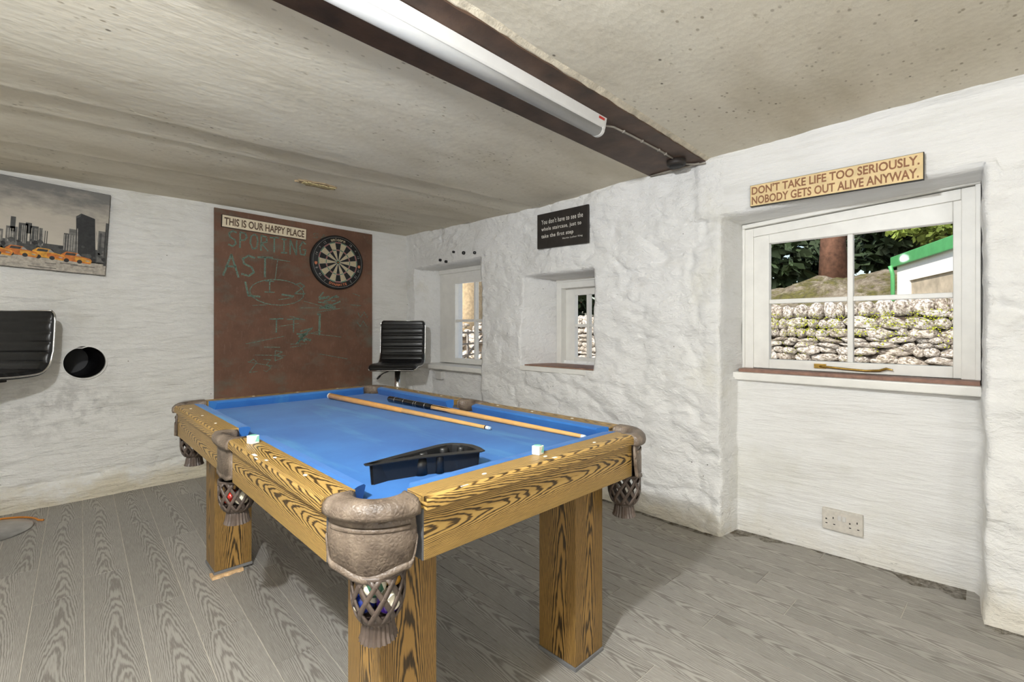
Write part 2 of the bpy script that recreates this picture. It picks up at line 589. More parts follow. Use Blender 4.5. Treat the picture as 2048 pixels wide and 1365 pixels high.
def text_data(txt, size=1.0, bold=0.0, sx=1.0, align='LEFT', spacing=1.0):
    """returns (verts2d, faces) of a text string, flat"""
    cu = bpy.data.curves.new('t', 'FONT')
    cu.body = txt
    cu.size = size
    cu.align_x = align
    cu.offset = bold
    cu.resolution_u = 3
    cu.space_character = spacing
    ob = bpy.data.objects.new('t', cu)
    C.objects.link(ob)
    dg = bpy.context.evaluated_depsgraph_get()
    me = bpy.data.meshes.new_from_object(ob.evaluated_get(dg))
    vs = [(v.co.x * sx, v.co.y) for v in me.vertices]
    fs = [tuple(p.vertices) for p in me.polygons]
    bpy.data.objects.remove(ob)
    bpy.data.curves.remove(cu)
    bpy.data.meshes.remove(me)
    return vs, fs


def put_text(mb, txt, width, height, origin, ux, uy, mi=0, bold=0.0, center=False, spacing=1.0):
    """text stretched so its bounding box is width x height, lower-left at origin"""
    vs, fs = text_data(txt, 1.0, bold, spacing=spacing)
    xs = [p[0] for p in vs]
    ys = [p[1] for p in vs]
    x0, x1, y0, y1 = min(xs), max(xs), min(ys), max(ys)
    o, ux, uy = Vector(origin), Vector(ux), Vector(uy)
    kx = width / (x1 - x0)
    ky = height / (y1 - y0) if height else kx
    if center:
        o = o - ux * (width / 2) - uy * ((y1 - y0) * ky / 2)
    mb.add([o + ux * ((a - x0) * kx) + uy * ((b - y0) * ky) for a, b in vs], fs, mi)


# ------------------------------------------------------------------ numpy noise
def vnoise(x, y, seed=0):
    rs = np.random.RandomState(seed)
    T = rs.rand(256, 256)
    xi = np.floor(x).astype(int)
    yi = np.floor(y).astype(int)
    xf = x - xi
    yf = y - yi
    u = xf * xf * xf * (xf * (xf * 6 - 15) + 10)
    t = yf * yf * yf * (yf * (yf * 6 - 15) + 10)
    a = T[xi % 256, yi % 256]
    b = T[(xi + 1) % 256, yi % 256]
    c = T[xi % 256, (yi + 1) % 256]
    d = T[(xi + 1) % 256, (yi + 1) % 256]
    return (a * (1 - u) + b * u) * (1 - t) + (c * (1 - u) + d * u) * t - 0.5


def fbm(x, y, seed=0, octs=4, gain=0.5):
    s = np.zeros_like(x, dtype=float)
    a = 1.0
    for o in range(octs):
        s += a * vnoise(x * 2 ** o + 17.3 * o, y * 2 ** o + 9.1 * o, seed + o)
        a *= gain
    return s


def ridged(x, y, seed=0, octs=3):
    t = np.zeros_like(x, dtype=float)
    a = 1.0
    for o in range(octs):
        t += a * (1 - np.abs(2 * vnoise(x * 2 ** o + 3.7 * o, y * 2 ** o + 5.9 * o, seed + o)) * 1.6) ** 3
        a *= 0.5
    return t


def cells(x, y, seed=0):
    """jittered-grid voronoi: returns distance to cell border, cell id"""
    rs = np.random.RandomState(seed)
    J = rs.rand(64, 64, 2)
    xi = np.floor(x).astype(int)
    yi = np.floor(y).astype(int)
    f1 = np.full(x.shape, 9.0)
    f2 = np.full(x.shape, 9.0)
    cid = np.zeros(x.shape, int)
    for dx in (-1, 0, 1):
        for dy in (-1, 0, 1):
            cx, cy = xi + dx, yi + dy
            j = J[cx % 64, cy % 64]
            d = np.hypot(cx + 0.15 + 0.7 * j[..., 0] - x, cy + 0.15 + 0.7 * j[..., 1] - y)
            nid = (cx % 64) * 64 + cy % 64
            closer = d < f1
            f2 = np.where(closer, f1, np.minimum(f2, d))
            cid = np.where(closer, nid, cid)
            f1 = np.where(closer, d, f1)
    return f2 - f1, cid


def lines(a, b, step, breaks, eps=0.0015):
    L = list(np.arange(a, b + step * 0.5, step))
    must = []
    for k in breaks:
        must += [k - eps, k + eps]
    L = [t for t in L if all(abs(t - m) > 0.005 for m in must)] + [m for m in must if a <= m <= b]
    return np.array(sorted(L + [a, b] if abs(L[-1] - b) > 1e-4 else sorted(L)))


def grid_mesh(name, P, mask, mat, kind='structure', flip=False):
    """P: (n,m,3) vertices; mask: (n-1,m-1) faces kept"""
    n, m = P.shape[:2]
    idx = np.arange(n * m).reshape(n, m)
    q = np.stack([idx[:-1, :-1], idx[1:, :-1], idx[1:, 1:], idx[:-1, 1:]], -1)[mask]
    if flip:
        q = q[:, ::-1]
    used = np.unique(q)
    remap = -np.ones(n * m, int)
    remap[used] = np.arange(len(used))
    me = bpy.data.meshes.new(name)
    me.from_pydata(P.reshape(-1, 3)[used].tolist(), [], remap[q].tolist())
    me.polygons.foreach_set('use_smooth', [True] * len(me.polygons))
    for mm in ([mat] if isinstance(mat, str) else mat):
        me.materials.append(MATS[mm])
    me.update()
    o = bpy.data.objects.new(name, me)
    C.objects.link(o)
    o['kind'] = kind
    return o


# ================================================================== ROOM SHELL
YB = 3.91            # back wall
XL, YF = -2.3, -2.4  # walls behind the camera


def ceil_z(y):
    return np.where(y > 1.15, 1.908 + (y - 1.3) * 0.0075, 1.925)


def wall_x(y):
    return np.where(y > -0.016, 2.412 + 0.034 * (y - 0.9), 2.385)


def sstep(a, b, x):
    t = np.clip((x - a) / (b - a), 0, 1)
    return t * t * (3 - 2 * t)


# ---- right wall (painted rubble, three window recesses) as a displaced grid
Yb = [-0.016, 0.89, 0.915, 1.70, 1.76, 2.215, 2.335, 2.62, 2.80, 3.63, 3.79]
Zb = [0.79, 0.80, 1.42, 1.605]
ys = lines(-2.4, YB + 0.06, 0.0125, Yb)
zs = lines(-0.02, 1.97, 0.0125, Zb)
Y, Z = np.meshgrid(ys, zs, indexing='ij')
wy = Y + 0.10 * fbm(Y * 3, Z * 3, 3, 4)
wz = Z + 0.08 * fbm(Y * 3, Z * 3, 8, 4)
edge, cid = cells(wy / 0.34 + 3, wz / 0.21 + 5, 4)
show = np.clip(fbm(Y * 1.7, Z * 2.0, 21, 3) * 2.6 + 0.40, 0, 1)
groove = (1 - sstep(0.0, 0.14, edge)) * show
cellh = (np.random.RandomState(5).rand(4096)[cid] - 0.5)
bulge = np.clip(edge, 0, 0.6) * 0.006
lump = 0.026 * fbm(Y * 2.1, Z * 3.1, 11, 6, 0.56) + 0.012 * fbm(Y * 10 + fbm(Y * 4, Z * 4, 6, 2), Z * 17, 31, 4)
lump += 0.0040 * ridged(Y * 4.5 + 0.8 * fbm(Y * 3, Z * 3, 85, 2), Z * 6.5 + 0.8 * fbm(Y * 2, Z * 2, 86, 2), 87, 3)
face = wall_x(Y) + lump + 0.010 * groove - bulge * show * 0.9 + 0.008 * cellh * sstep(0, 0.3, edge) * show
# smoother timber lintels over the windows
lint = sstep(1.60, 1.63, Z) * (1 - sstep(1.9, 1.93, Z)) * sstep(-0.5, -0.45, Y) * (1 - sstep(1.02, 1.06, Y))
face = face * (1 - lint) + (2.408 + 0.006 * fbm(Y * 4, Z * 5, 41, 3)) * lint
lint1 = sstep(1.60, 1.62, Z) * (1 - sstep(1.72, 1.76, Z)) * sstep(2.72, 2.76, Y)
face = face * (1 - 0.8 * lint1) + (wall_x(Y) + 0.004 * fbm(Y * 4, Z * 5, 43, 3)) * 0.8 * lint1


def rec(yR, yRi, yLi, yL, zB, zT, x_in, dzT=0.0, dzB=0.0):
    """recess: near edge yR (face) -> yRi (deep), far edge yL -> yLi"""
    e = 0.003
    a = np.clip((Y - (yR - e)) / max(yRi - yR + e, e), 0, 1)
    b = np.clip(((yL + e) - Y) / max(yL - yLi + e, e), 0, 1)
    zt = zT + dzT
    c = np.clip((zt + e - Z) / (2 * e), 0, 1)
    d = np.clip((Z - zB + e) / (2 * e), 0, 1) if zB > 0 else 1.0
    m = np.minimum(np.minimum(a, b), np.minimum(c, d))
    nz = 0.010 * fbm(Y * 3.1, Z * 7, 51, 4) + 0.003 * ridged(Y * 3, Z * 10, 88, 3)
    return face * (1 - m) + (x_in + nz) * m


niche_x = 2.578 + 0.046 * np.clip((0.89 - Y) / 0.9, 0, 1)
X = np.maximum(face, rec(-0.016, -0.014, 0.89, 0.915, 0, 1.605, niche_x))
X = np.maximum(X, rec(-0.016, -0.014, 0.89, 0.915, 0.80, 1.605, 2.72))
X = np.maximum(X, rec(1.70, 1.76, 2.215, 2.335, 0.79, 1.42, 2.76))
X = np.maximum(X, rec(2.80, 2.62, 3.63, 3.79, 0, 1.605, 2.60))
X = np.maximum(X, rec(2.80, 2.805, 3.63, 3.79, 0.72, 1.605, 2.74))
# the near window head climbs a little to the right
Zs = Z + np.where((Y < 0.93) & (Y > -0.05), (0.93 - Y) * 0.036 * sstep(1.45, 1.60, Z) * (1 - sstep(1.7, 1.9, Z)), 0)
Yj = Y + 0.010 * fbm(Y * 6, Z * 8, 61, 3) * np.where((Y > -0.1), 1, 0.3)
P = np.stack([X, Yj, Zs], -1)
yc = (ys[:-1] + ys[1:])[:, None] / 2
zc = (zs[:-1] + zs[1:])[None, :] / 2
hole = ((yc > 0.025) & (yc < 0.862) & (zc > 0.86) & (zc < 1.555)) \
    | ((yc > 1.79) & (yc < 2.195) & (zc > 0.815) & (zc < 1.375)) \
    | ((yc > 2.84) & (yc < 3.60) & (zc > 0.755) & (zc < 1.545))
wr = grid_mesh('wall_right', P, ~hole, ['wall_right', 'wall_niche'])
fy = [p.center for p in wr.data.polygons]
wr.data.polygons.foreach_set('material_index', [1 if (c.x > 2.52 and -0.1 < c.y < 0.92) or (c.y < 0.9 and c.z > 1.63) else 0 for c in fy])

# outer leaf of the right wall with the openings left free
mb = MB()
holes = [(-0.02, 0.91, 0.80, 1.66), (1.74, 2.24, 0.76, 1.44), (2.80, 3.66, 0.70, 1.62)]
ycur = -2.6
for (a, b, z0, z1) in holes:
    mb.box(2.80, 3.0, ycur, a, -0.4, 2.4)
    mb.box(2.80, 3.0, a, b, -0.4, z0)
    mb.box(2.80, 3.0, a, b, z1, 2.4)
    ycur = b
mb.box(2.80, 3.0, ycur, 4.5, -0.4, 2.4)
tag(mb.build('wall_outer', 'house_white'), kind='structure')

# ---- back wall
xs = lines(XL - 0.05, 2.62, 0.0125, [])
zs = lines(-0.02, 1.97, 0.0125, [])
Xg, Zg = np.meshgrid(xs, zs, indexing='ij')
D = 0.022 * fbm(Xg * 1.7, Zg * 3.4, 71, 5, 0.5) + 0.008 * fbm(Xg * 7, Zg * 17, 77, 4)
edge, cid = cells(Xg / 0.55 + 0.4 * fbm(Xg * 2, Zg * 2, 5, 2) + 2, Zg / 0.2 + 3, 14)
D += 0.0045 * ridged(Xg * 3.2 + 0.7 * fbm(Xg * 3, Zg * 3, 81, 2), Zg * 9 + 0.8 * fbm(Xg * 2, Zg * 2, 82, 2), 84, 3)
D += 0.010 * (1 - sstep(0, 0.12, edge)) * np.clip(fbm(Xg * 1.4, Zg * 1.4, 91, 3) * 2 + 0.4, 0, 1)
# plinth that breaks away near the floor
zedge = 0.13 + 0.10 * fbm(Xg * 2.2, Xg * 0 + 4.2, 95, 4)
D -= 0.022 * sstep(0.02, -0.02, Zg - zedge)
D += 0.045 * np.exp(-((Zg - zedge) / 0.013) ** 2) * np.clip(fbm(Xg * 5, Xg * 0 + 1.7, 99, 3) * 3 + 0.35, 0, 1)
flat = sstep(0.85, 0.9, Xg)
D = D * (1 - 0.7 * flat)
P = np.stack([Xg, YB + D + 0.006, Zg], -1)
HC = (0.213, 0.842)
HR = 0.101
xc = (xs[:-1] + xs[1:])[:, None] / 2
zc = (zs[:-1] + zs[1:])[None, :] / 2
inh = np.hypot(xc - HC[0], zc - HC[1]) < HR
# snap border vertices of the hole to the circle
vin = np.zeros(Xg.shape, bool)
vout = np.zeros(Xg.shape, bool)
for di in (0, 1):
    for dj in (0, 1):
        vin[di:di + inh.shape[0], dj:dj + inh.shape[1]] |= inh
        vout[di:di + inh.shape[0], dj:dj + inh.shape[1]] |= ~inh
bd = vin & vout
rr = np.hypot(Xg - HC[0], Zg - HC[1])
P[..., 0] = np.where(bd, HC[0] + (Xg - HC[0]) / np.maximum(rr, 1e-6) * HR, P[..., 0])
P[..., 2] = np.where(bd, HC[1] + (Zg - HC[1]) / np.maximum(rr, 1e-6) * HR, P[..., 2])
P[..., 1] = np.where(rr < 0.14, YB + 0.002, P[..., 1])
grid_mesh('wall_back', P, ~inh, 'wall_back', flip=True)

# ---- walls behind the camera
mb = MB()
mb.box(XL - 0.12, XL, YF - 0.12, YB + 0.3, -0.05, 2.05)
tag(mb.build('wall_left', 'wall_plain'), kind='structure')
mb = MB()
mb.box(XL - 0.12, 2.9, YF - 0.12, YF, -0.05, 2.05)
tag(mb.build('wall_front', 'wall_plain'), kind='structure')
mb = MB()
mb.box(XL - 0.12, 2.9, YB + 0.45, YB + 0.6, -0.4, 2.4)
tag(mb.build('wall_back_outer', 'wall_plain'), kind='structure')

# ---- ceiling: displaced sheet with board-marked ridges, and a slab above it
xs = np.arange(XL - 0.05, 2.72, 0.03)
ysl = np.array(sorted(list(np.arange(YF - 0.05, YB + 0.08, 0.02)) + [1.145, 1.155]))
Xg, Yg = np.meshgrid(xs, ysl, indexing='ij')
zc_ = ceil_z(Yg) + 0.012 * fbm(Xg * 0.9, Yg * 1.6, 121, 4)
yy = Yg + 0.10 * (Xg - 0.3)
for y0, hgt in ((2.38, 0.010), (2.62, 0.007), (3.15, 0.008), (3.52, 0.012), (3.72, 0.006)):
    zc_ += -hgt * (1 - sstep(y0 - 0.012, y0 + 0.012, yy + 0.012 * fbm(Xg * 2, Yg * 0, 131, 2))) + hgt
    zc_ += -0.006 * np.exp(-((yy - y0) / 0.012) ** 2)
zc_ += -(0.010 + 0.007 + 0.008 + 0.012 + 0.006) * 0.55
near = 1 - sstep(1.0, 1.15, Yg)
zc_ = zc_ * (1 - near) + (1.925 + 0.010 * fbm(Xg * 1.2, Yg * 1.2, 141, 4)) * near
mid = sstep(1.0, 1.15, Yg) * (1 - sstep(1.45, 2.3, Yg))
zc_ = zc_ * (1 - mid) + (1.9085 + 0.003 * fbm(Xg * 2, Yg * 2, 151, 3)) * mid
zc_ = np.where((Yg > 1.02) & (Yg < 1.29), 1.94, zc_)
P = np.stack([Xg, Yg, zc_], -1)
ceiling = grid_mesh('ceiling', P, np.ones((len(xs) - 1, len(ysl) - 1), bool), 'ceiling', flip=True)
mb = MB()
mb.box(XL - 0.2, 3.0, YF - 0.2, YB + 0.6, 2.02, 2.4)
tag(mb.build('ceiling_slab', 'wall_plain'), kind='structure')
# peeled patch of plaster in the ceiling
random.seed(3)
mb = MB()
pts = []
for i in range(22):
    a = 2 * math.pi * i / 22
    r = 1 + random.uniform(-0.25, 0.2)
    pts.append((1.185 + 0.115 * r * math.cos(a), 2.795 + 0.05 * r * math.sin(a)))
zpatch = 1.9055
mb.prism(pts, zpatch - 0.002, zpatch + 0.02)
pp = mb.build('peeled_patch', 'peel_brown', ceiling)
pp['label'] = 'brown patch of bare board where plaster has peeled off'
mb = MB()
for k in range(9):
    xa = 1.09 + k * 0.021
    y0 = 2.765 + random.uniform(-0.006, 0.006)
    y1 = 2.80 + random.uniform(-0.008, 0.008)
    mb.box(xa, xa + 0.019, y0, y1, zpatch - 0.007 + random.uniform(-0.002, 0.001), zpatch)
mb.build('plaster_crumb', 'lath', ceiling)

# ---- floor: base sheet and individual planks
mb = MB()
mb.box(XL - 0.1, 2.9, YF - 0.1, YB + 0.1, -0.06, -0.0022)
floor = tag(mb.build('floor', 'joint'), kind='structure')
PA = math.radians(2.75)
PW, PL, GAP = 0.1455, 1.01, 0.0022
known = {-1: 2.536, 0: 2.676, 1: 2.243, 2: 1.907, 3: 1.586, -2: 2.922, 14: 0.745, 13: 0.597, 12: 0.995, 11: 0.765, 10: 1.106,
         15: 0.303, 17: 0.63, 8: 0.78, 16: 0.05, 9: 1.32, 7: 0.46, 6: 1.55, 5: 0.9, 4: 1.25}
random.seed(11)
me_cache = {}
for k in range(-16, 19):
    p0 = 0.012 + PW * k + GAP / 2
    p1 = p0 + PW - GAP
    j = known.get(k, random.uniform(0, PL))
    while j > YF - 0.3:
        j -= PL
    while j < YB + 0.2:
        a, b = max(j, YF - 0.02), min(j + PL - GAP, YB + 0.06)
        j += PL
        pm = (p0 + p1) / 2
        if b - a < 0.05:
            continue
        sm = (a + b) / 2
        x = pm * math.cos(PA) + sm * math.sin(PA)
        y = -pm * math.sin(PA) + sm * math.cos(PA)
        if x < XL - 0.02 or x > 2.70 or y < YF - 0.3:
            continue
        if x > 2.52 and a > 1.0 and b < 2.75:
            continue
        if x > 2.62:
            continue
        L = round(b - a, 3)
        if L not in me_cache:
            m2 = MB()
            h, w2 = L / 2, (PW - GAP) / 2
            m2.add([(-w2, -h, -0.003), (w2, -h, -0.003), (w2, h, -0.003), (-w2, h, -0.003),
                    (-w2 + .0008, -h + .0008, 0), (w2 - .0008, -h + .0008, 0), (w2 - .0008, h - .0008, 0), (-w2 + .0008, h - .0008, 0)],
                   [(4, 5, 6, 7), (0, 1, 5, 4), (1, 2, 6, 5), (2, 3, 7, 6), (3, 0, 4, 7)])
            me_cache[L] = m2.mesh('plank', 'plank', recalc=False)
        inst(me_cache[L], 'plank', floor, (x, y, 0), (0, 0, -PA))

# dirt gathered along the foot of the right wall
N = NT('floor_dirt')
v = N.coords()
N.col(N.ramp(N.noise(v, 30, 4), [(0.3, rgb(78, 70, 56)), (0.7, rgb(120, 108, 88))]))
N.rough(1.0)
tr = N.n('ShaderNodeBsdfTransparent')
mx = N.n('ShaderNodeMixShader')
N.l(N.ramp(N.noise(v, 22, 6, 0.75), [(0.40, (0.0, 0.0, 0.0)), (0.62, (0.8, 0.8, 0.8))]), mx.inputs[0])
N.l(tr.outputs[0], mx.inputs[1])
N.l(N.b.outputs[0], mx.inputs[2])
N.l(mx.outputs[0], N.t.nodes['Material Output'].inputs['Surface'])
random.seed(13)
mb = MB()


def dirt(pts, wid):
    L_ = []
    R_ = []
    for k in range(len(pts) - 1):
        for i in range(8):
            t = i / 8
            x = pts[k][0] * (1 - t) + pts[k + 1][0] * t
            y = pts[k][1] * (1 - t) + pts[k + 1][1] * t
            w2 = (wid[k] * (1 - t) + wid[k + 1] * t) * random.uniform(0.6, 1.25)
            L_.append((x, y, 0.0006))
            R_.append((x - w2, y + random.uniform(-0.01, 0.01), 0.0006))
    n_ = len(L_)
    mb.add(L_ + R_, [(i, i + 1, n_ + i + 1, n_ + i) for i in range(n_ - 1)])


dirt([(2.62, 0.90), (2.61, 0.6), (2.635, 0.3), (2.64, -0.01)], [0.15, 0.03, 0.05, 0.17])
dirt([(2.42, -0.02), (2.40, -0.3), (2.40, -0.8)], [0.10, 0.04, 0.03])
dirt([(2.47, 2.7), (2.47, 1.8), (2.43, 1.2), (2.43, 0.92)], [0.05, 0.04, 0.05, 0.04])
o = mb.build('floor_dirt', 'floor_dirt', floor, recalc=False)
o['kind'] = 'stuff'

# ---- ceiling beam
BY0, BY1, BZ = 0.985, 1.303, 1.905
mb = MB()
random.seed(5)
n = 60
rings = []
for i in range(n + 1):
    x = XL + (2.46 - XL) * i / n
    j = lambda s: random.uniform(-s, s)
    rings.append([(x, BY0 + j(0.004), BZ + j(0.0015)), (x, BY1 + j(0.001), BZ), (x, BY1, BZ + 0.06), (x, BY0 + 0.004, BZ + 0.06)])
mb.loft(rings, smooth=False)
beam = tag(mb.build('ceiling_beam', 'beam_wood'), 'dark brown timber beam crossing the ceiling above the pool table', 'beam')
mb = MB()
rings = []
for i in range(n * 2 + 1):
    x = XL + (2.45 - XL) * i / (n * 2)
    a = random.uniform(0, 0.005)
    rings.append([(x, BY0 - 0.002, BZ + 0.004 + a), (x, BY0 + 0.004, BZ + 0.004 + a), (x, BY0 + 0.004, BZ + 0.05), (x, BY0 - 0.03, BZ + 0.05), (x, BY0 - 0.022, BZ + 0.018)])
mb.loft(rings, smooth=False)
o = mb.build('plaster_edge', 'beam_plaster', beam)
o['label'] = 'cracked cream plaster fillet along the beam edge'

# ================================================================== WINDOWS


def mat_T(x):
    return None


def window(name, y0, y1, z0, z1, xf, gy0, gy1, gz0, gz1, gx, mull=None, trans=None, dz=0.0, glass_only=False, depth=0.07):
    """casement in the right wall, y0<y1 outer frame; glass rect gy,gz. dz: extra height of the head on the near (small y) side"""
    root = bpy.data.objects.new(name, None)
    C.objects.link(root)
    root.location = (xf, (y0 + y1) / 2, z0)
    root['kind'] = 'structure'
    ox, oy, oz = root.location
    fw = 0.045

    def bar(nm, poly, xa, xb, mat='white_gloss', bev=0.003):
        m = MB()
        m.prism([(a - oy, b - oz) for a, b in poly], xa - ox, xb - ox, axis='X')
        return m.build(nm, mat, root, bevel=bev)
    zh = lambda y: dz * (y1 - y) / (y1 - y0)
    # outer frame
    bar('frame_jamb', [(y0, z0), (y0 + fw, z0), (y0 + fw, z1 + zh(y0 + fw)), (y0, z1 + zh(y0))], xf, xf + depth)
    bar('frame_jamb', [(y1 - fw, z0), (y1, z0), (y1, z1), (y1 - fw, z1 + zh(y1 - fw))], xf, xf + depth)
    bar('frame_head', [(y0 + fw, z1 - fw + zh(y0 + fw)), (y1 - fw, z1 - fw + zh(y1 - fw)), (y1 - fw, z1 + zh(y1 - fw)), (y0 + fw, z1 + zh(y0 + fw))], xf, xf + depth)
    # sash
    sx0, sx1 = gx - 0.022, gx + 0.02
    s0, s1 = y0 + fw - 0.004, y1 - fw + 0.004
    sb, st = z0 + 0.002, z1 - fw + 0.003
    bar('sash_stile', [(s0, sb), (gy0, sb), (gy0, st + zh(gy0)), (s0, st + zh(s0))], sx0, sx1)
    bar('sash_stile', [(gy1, sb), (s1, sb), (s1, st + zh(s1)), (gy1, st + zh(gy1))], sx0, sx1)
    bar('sash_rail', [(gy0, sb), (gy1, sb), (gy1, gz0), (gy0, gz0)], sx0, sx1)
    bar('sash_rail', [(gy0, gz1), (gy1, gz1), (gy1, st + zh(gy1)), (gy0, st + zh(gy0))], sx0, sx1)
    gb = 0.011
    ym = mull if mull is not None else (gy0 + gy1) / 2
    zm = trans if trans is not None else (gz0 + gz1) / 2
    bar('glazing_bar', [(ym - gb, gz0), (ym + gb, gz0), (ym + gb, gz1), (ym - gb, gz1)], sx0 + 0.004, sx1)
    bar('glazing_bar', [(gy0, zm - gb), (ym - gb, zm - gb), (ym - gb, zm + gb), (gy0, zm + gb)], sx0 + 0.004, sx1)
    bar('glazing_bar', [(ym + gb, zm - gb), (gy1, zm - gb), (gy1, zm + gb), (ym + gb, zm + gb)], sx0 + 0.004, sx1)
    for (a, b) in ((gy0, ym - gb), (ym + gb, gy1)):
        for (c, d) in ((gz0, zm - gb), (zm + gb, gz1)):
            bar('pane', [(a, c), (b, c), (b, d), (a, d)], gx + 0.002, gx + 0.005, 'glass', 0)
    return root, (ox, oy, oz)


# near window (casement with brass stay)
w3, o3 = window('window_1', 0.0, 0.886, 0.842, 1.578, 2.665, 0.070, 0.768, 0.892, 1.494, 2.70, mull=0.422, trans=1.191, dz=0.05)
mb = MB()   # sill with a red-brown top, white front edge
mb.box(2.552 - o3[0], 2.70 - o3[0], -0.014 - o3[1], 0.905 - o3[1], 0.787 - o3[2], 0.826 - o3[2])
mb.build('sill', 'white_gloss', w3, bevel=0.006)
mb = MB()
mb.box(2.585 - o3[0], 2.668 - o3[0], -0.010 - o3[1], 0.886 - o3[1], 0.826 - o3[2], 0.842 - o3[2])
o = mb.build('sill_top', 'sill_red', w3, bevel=0.002)
o['label'] = 'worn red brown strip on the window sill'
mb = MB()   # head boards above the frame
mb.prism([(-0.012 - o3[1], 1.632 - o3[2]), (0.888 - o3[1], 1.580 - o3[2]), (0.888 - o3[1], 1.600 - o3[2]), (-0.012 - o3[1], 1.655 - o3[2])], 2.64 - o3[0], 2.73 - o3[0], axis='X')
mb.build('head_board', 'white_gloss', w3, bevel=0.003)
mb = MB()   # outer stop beads beside the frame
for (a, b) in ((-0.012, 0.004), (0.880, 0.893)):
    mb.box(2.655 - o3[0], 2.72 - o3[0], a - o3[1], b - o3[1], 0.842 - o3[2], 1.60 - o3[2] + (0.035 if a < 0.1 else 0))
mb.build('stop_bead', 'white_gloss', w3, bevel=0.003)
mb = MB()   # casement stay
zst = 0.868 - o3[2]
path = [(2.676, 0.545, 0.868), (2.664, 0.53, 0.868), (2.662, 0.44, 0.862), (2.662, 0.36, 0.858), (2.660, 0.31, 0.862), (2.655, 0.285, 0.872), (2.65, 0.262, 0.868)]
mb.tube([(a - o3[0], b - o3[1], c - o3[2]) for a, b, c in path], [0.006, 0.006, 0.0055, 0.005, 0.006, 0.006, 0.003], 8)
mb.box(2.668 - o3[0], 2.68 - o3[0], 0.515 - o3[1], 0.565 - o3[1], 0.858 - o3[2], 0.880 - o3[2])
o = mb.build('casement_stay', 'brass', w3, bevel=0.001)
o['label'] = 'brass casement stay on the bottom rail'

# small deep-set window
w2, o2 = window('window_2', 1.765, 2.222, 0.795, 1.392, 2.72, 1.860, 2.098, 0.842, 1.298, 2.80, mull=1.985, trans=1.074, depth=0.10)
mb = MB()
mb.box(2.435 - o2[0], 2.80 - o2[0], 1.70 - o2[1], 2.325 - o2[1], 0.755 - o2[2], 0.788 - o2[2])
mb.build('sill', 'white_gloss', w2, bevel=0.004)
mb = MB()
mb.box(2.455 - o2[0], 2.72 - o2[0], 1.705 - o2[1], 2.30 - o2[1], 0.788 - o2[2], 0.796 - o2[2])
o = mb.build('sill_top', 'sill_red', w2, bevel=0.002)
mb = MB()
mb.box(2.715 - o2[0], 2.80 - o2[0], 1.765 - o2[1], 2.222 - o2[1], 1.392 - o2[2], 1.418 - o2[2])
mb.build('head_board', 'white_gloss', w2, bevel=0.003)

# far window beside the corner
w1, o1 = window('window_3', 2.815, 3.628, 0.735, 1.562, 2.70, 2.862, 3.392, 0.783, 1.462, 2.715, mull=3.122, trans=1.123)
mb = MB()
mb.box(2.515 - o1[0], 2.72 - o1[0], 2.79 - o1[1], 3.70 - o1[1], 0.690 - o1[2], 0.728 - o1[2])
mb.build('sill', 'white_gloss', w1, bevel=0.005)
mb = MB()
mb.box(2.69 - o1[0], 2.76 - o1[0], 2.81 - o1[1], 3.635 - o1[1], 1.562 - o1[2], 1.60 - o1[2])
mb.build('head_board', 'white_gloss', w1, bevel=0.003)

# ================================================================== POOL TABLE
TX, TY, TR = 0.3846, 0.7655, -0.0177
TW, TL = 1.031, 1.789
ZT, ZC, ZB = 0.7205, 0.695, 0.592
ZBED = 0.684
table = empty('pool_table', (TX, TY, 0), 'oak grained pool table with blue cloth and brown net pockets', 'pool table', TR)
cT, sT = math.cos(TR), math.sin(TR)


def TWp(u, v, z=0.0):
    return (TX + u * cT - v * sT, TY + u * sT + v * cT, z)


CC = 0.140          # rails stop this far from the corner
SP0, SP1 = 0.812, 0.977    # side pocket gap
WD, NOSE = 0.072, 0.110
XF = [lambda a, b: (a, b), lambda a, b: (TW - a, b), lambda a, b: (a, b)]


def rail_wood(parent, axis, f, a0, a1, mat):
    """f(t, d) -> (u, v): t along the rail, d distance in from the outer edge"""
    mb = MB()
    prof = [(0.0, ZT - 0.008), (0.003, ZT - 0.003), (0.009, ZT), (WD, ZT), (WD, ZC), (0.0, ZC), ]
    rings = [[(*f(t, d), z) for d, z in prof] for t in (a0, a1)]
    mb.loft(rings, smooth=False)
    r = mb.build('rail', mat, parent, center=True)
    mb = MB()
    prof = [(0.012, ZC), (0.030, ZC), (0.030, ZB), (0.012, ZB)]
    mb.loft([[(*f(t, d), z) for d, z in prof] for t in (a0 + 0.001, a1 - 0.001)], smooth=False)
    ap = mb.build('apron', mat, parent, bevel=0.0015, center=True)
    for t0, t1 in ((a0 - 0.002, a0 + 0.001), (a1 - 0.001, a1 + 0.002)):
        mb = MB()
        mb.loft([[(*f(t, d), z) for d, z in [(0.013, ZC - 0.001), (0.075, ZC - 0.001), (0.075, ZB + 0.001), (0.013, ZB + 0.001)]] for t in (t0, t1)], smooth=False)
        e = mb.build('end_plate', 'apron_end', ap)
        e.location = -Vector(ap.location)
    return r


def cushion(parent, f, a0, a1, e0, e1):
    """e0,e1: how far the nose is pulled in at each end"""
    mb = MB()
    n = 2
    prof = [(WD - 0.001, ZT + 0.0006), (WD + 0.012, ZT + 0.0012), (NOSE - 0.006, ZT - 0.0015), (NOSE, ZT - 0.007), (NOSE - 0.004, ZT - 0.018), (NOSE - 0.012, ZBED), (WD - 0.001, ZBED)]
    r0, r1 = [], []
    for d, z in prof:
        k = (d - WD) / (NOSE - WD)
        r0.append((*f(a0 + e0 * k, d), z))
        r1.append((*f(a1 - e1 * k, d), z))
    mb.loft([r0, r1], smooth=False)
    return mb.build('cushion', 'felt', parent)


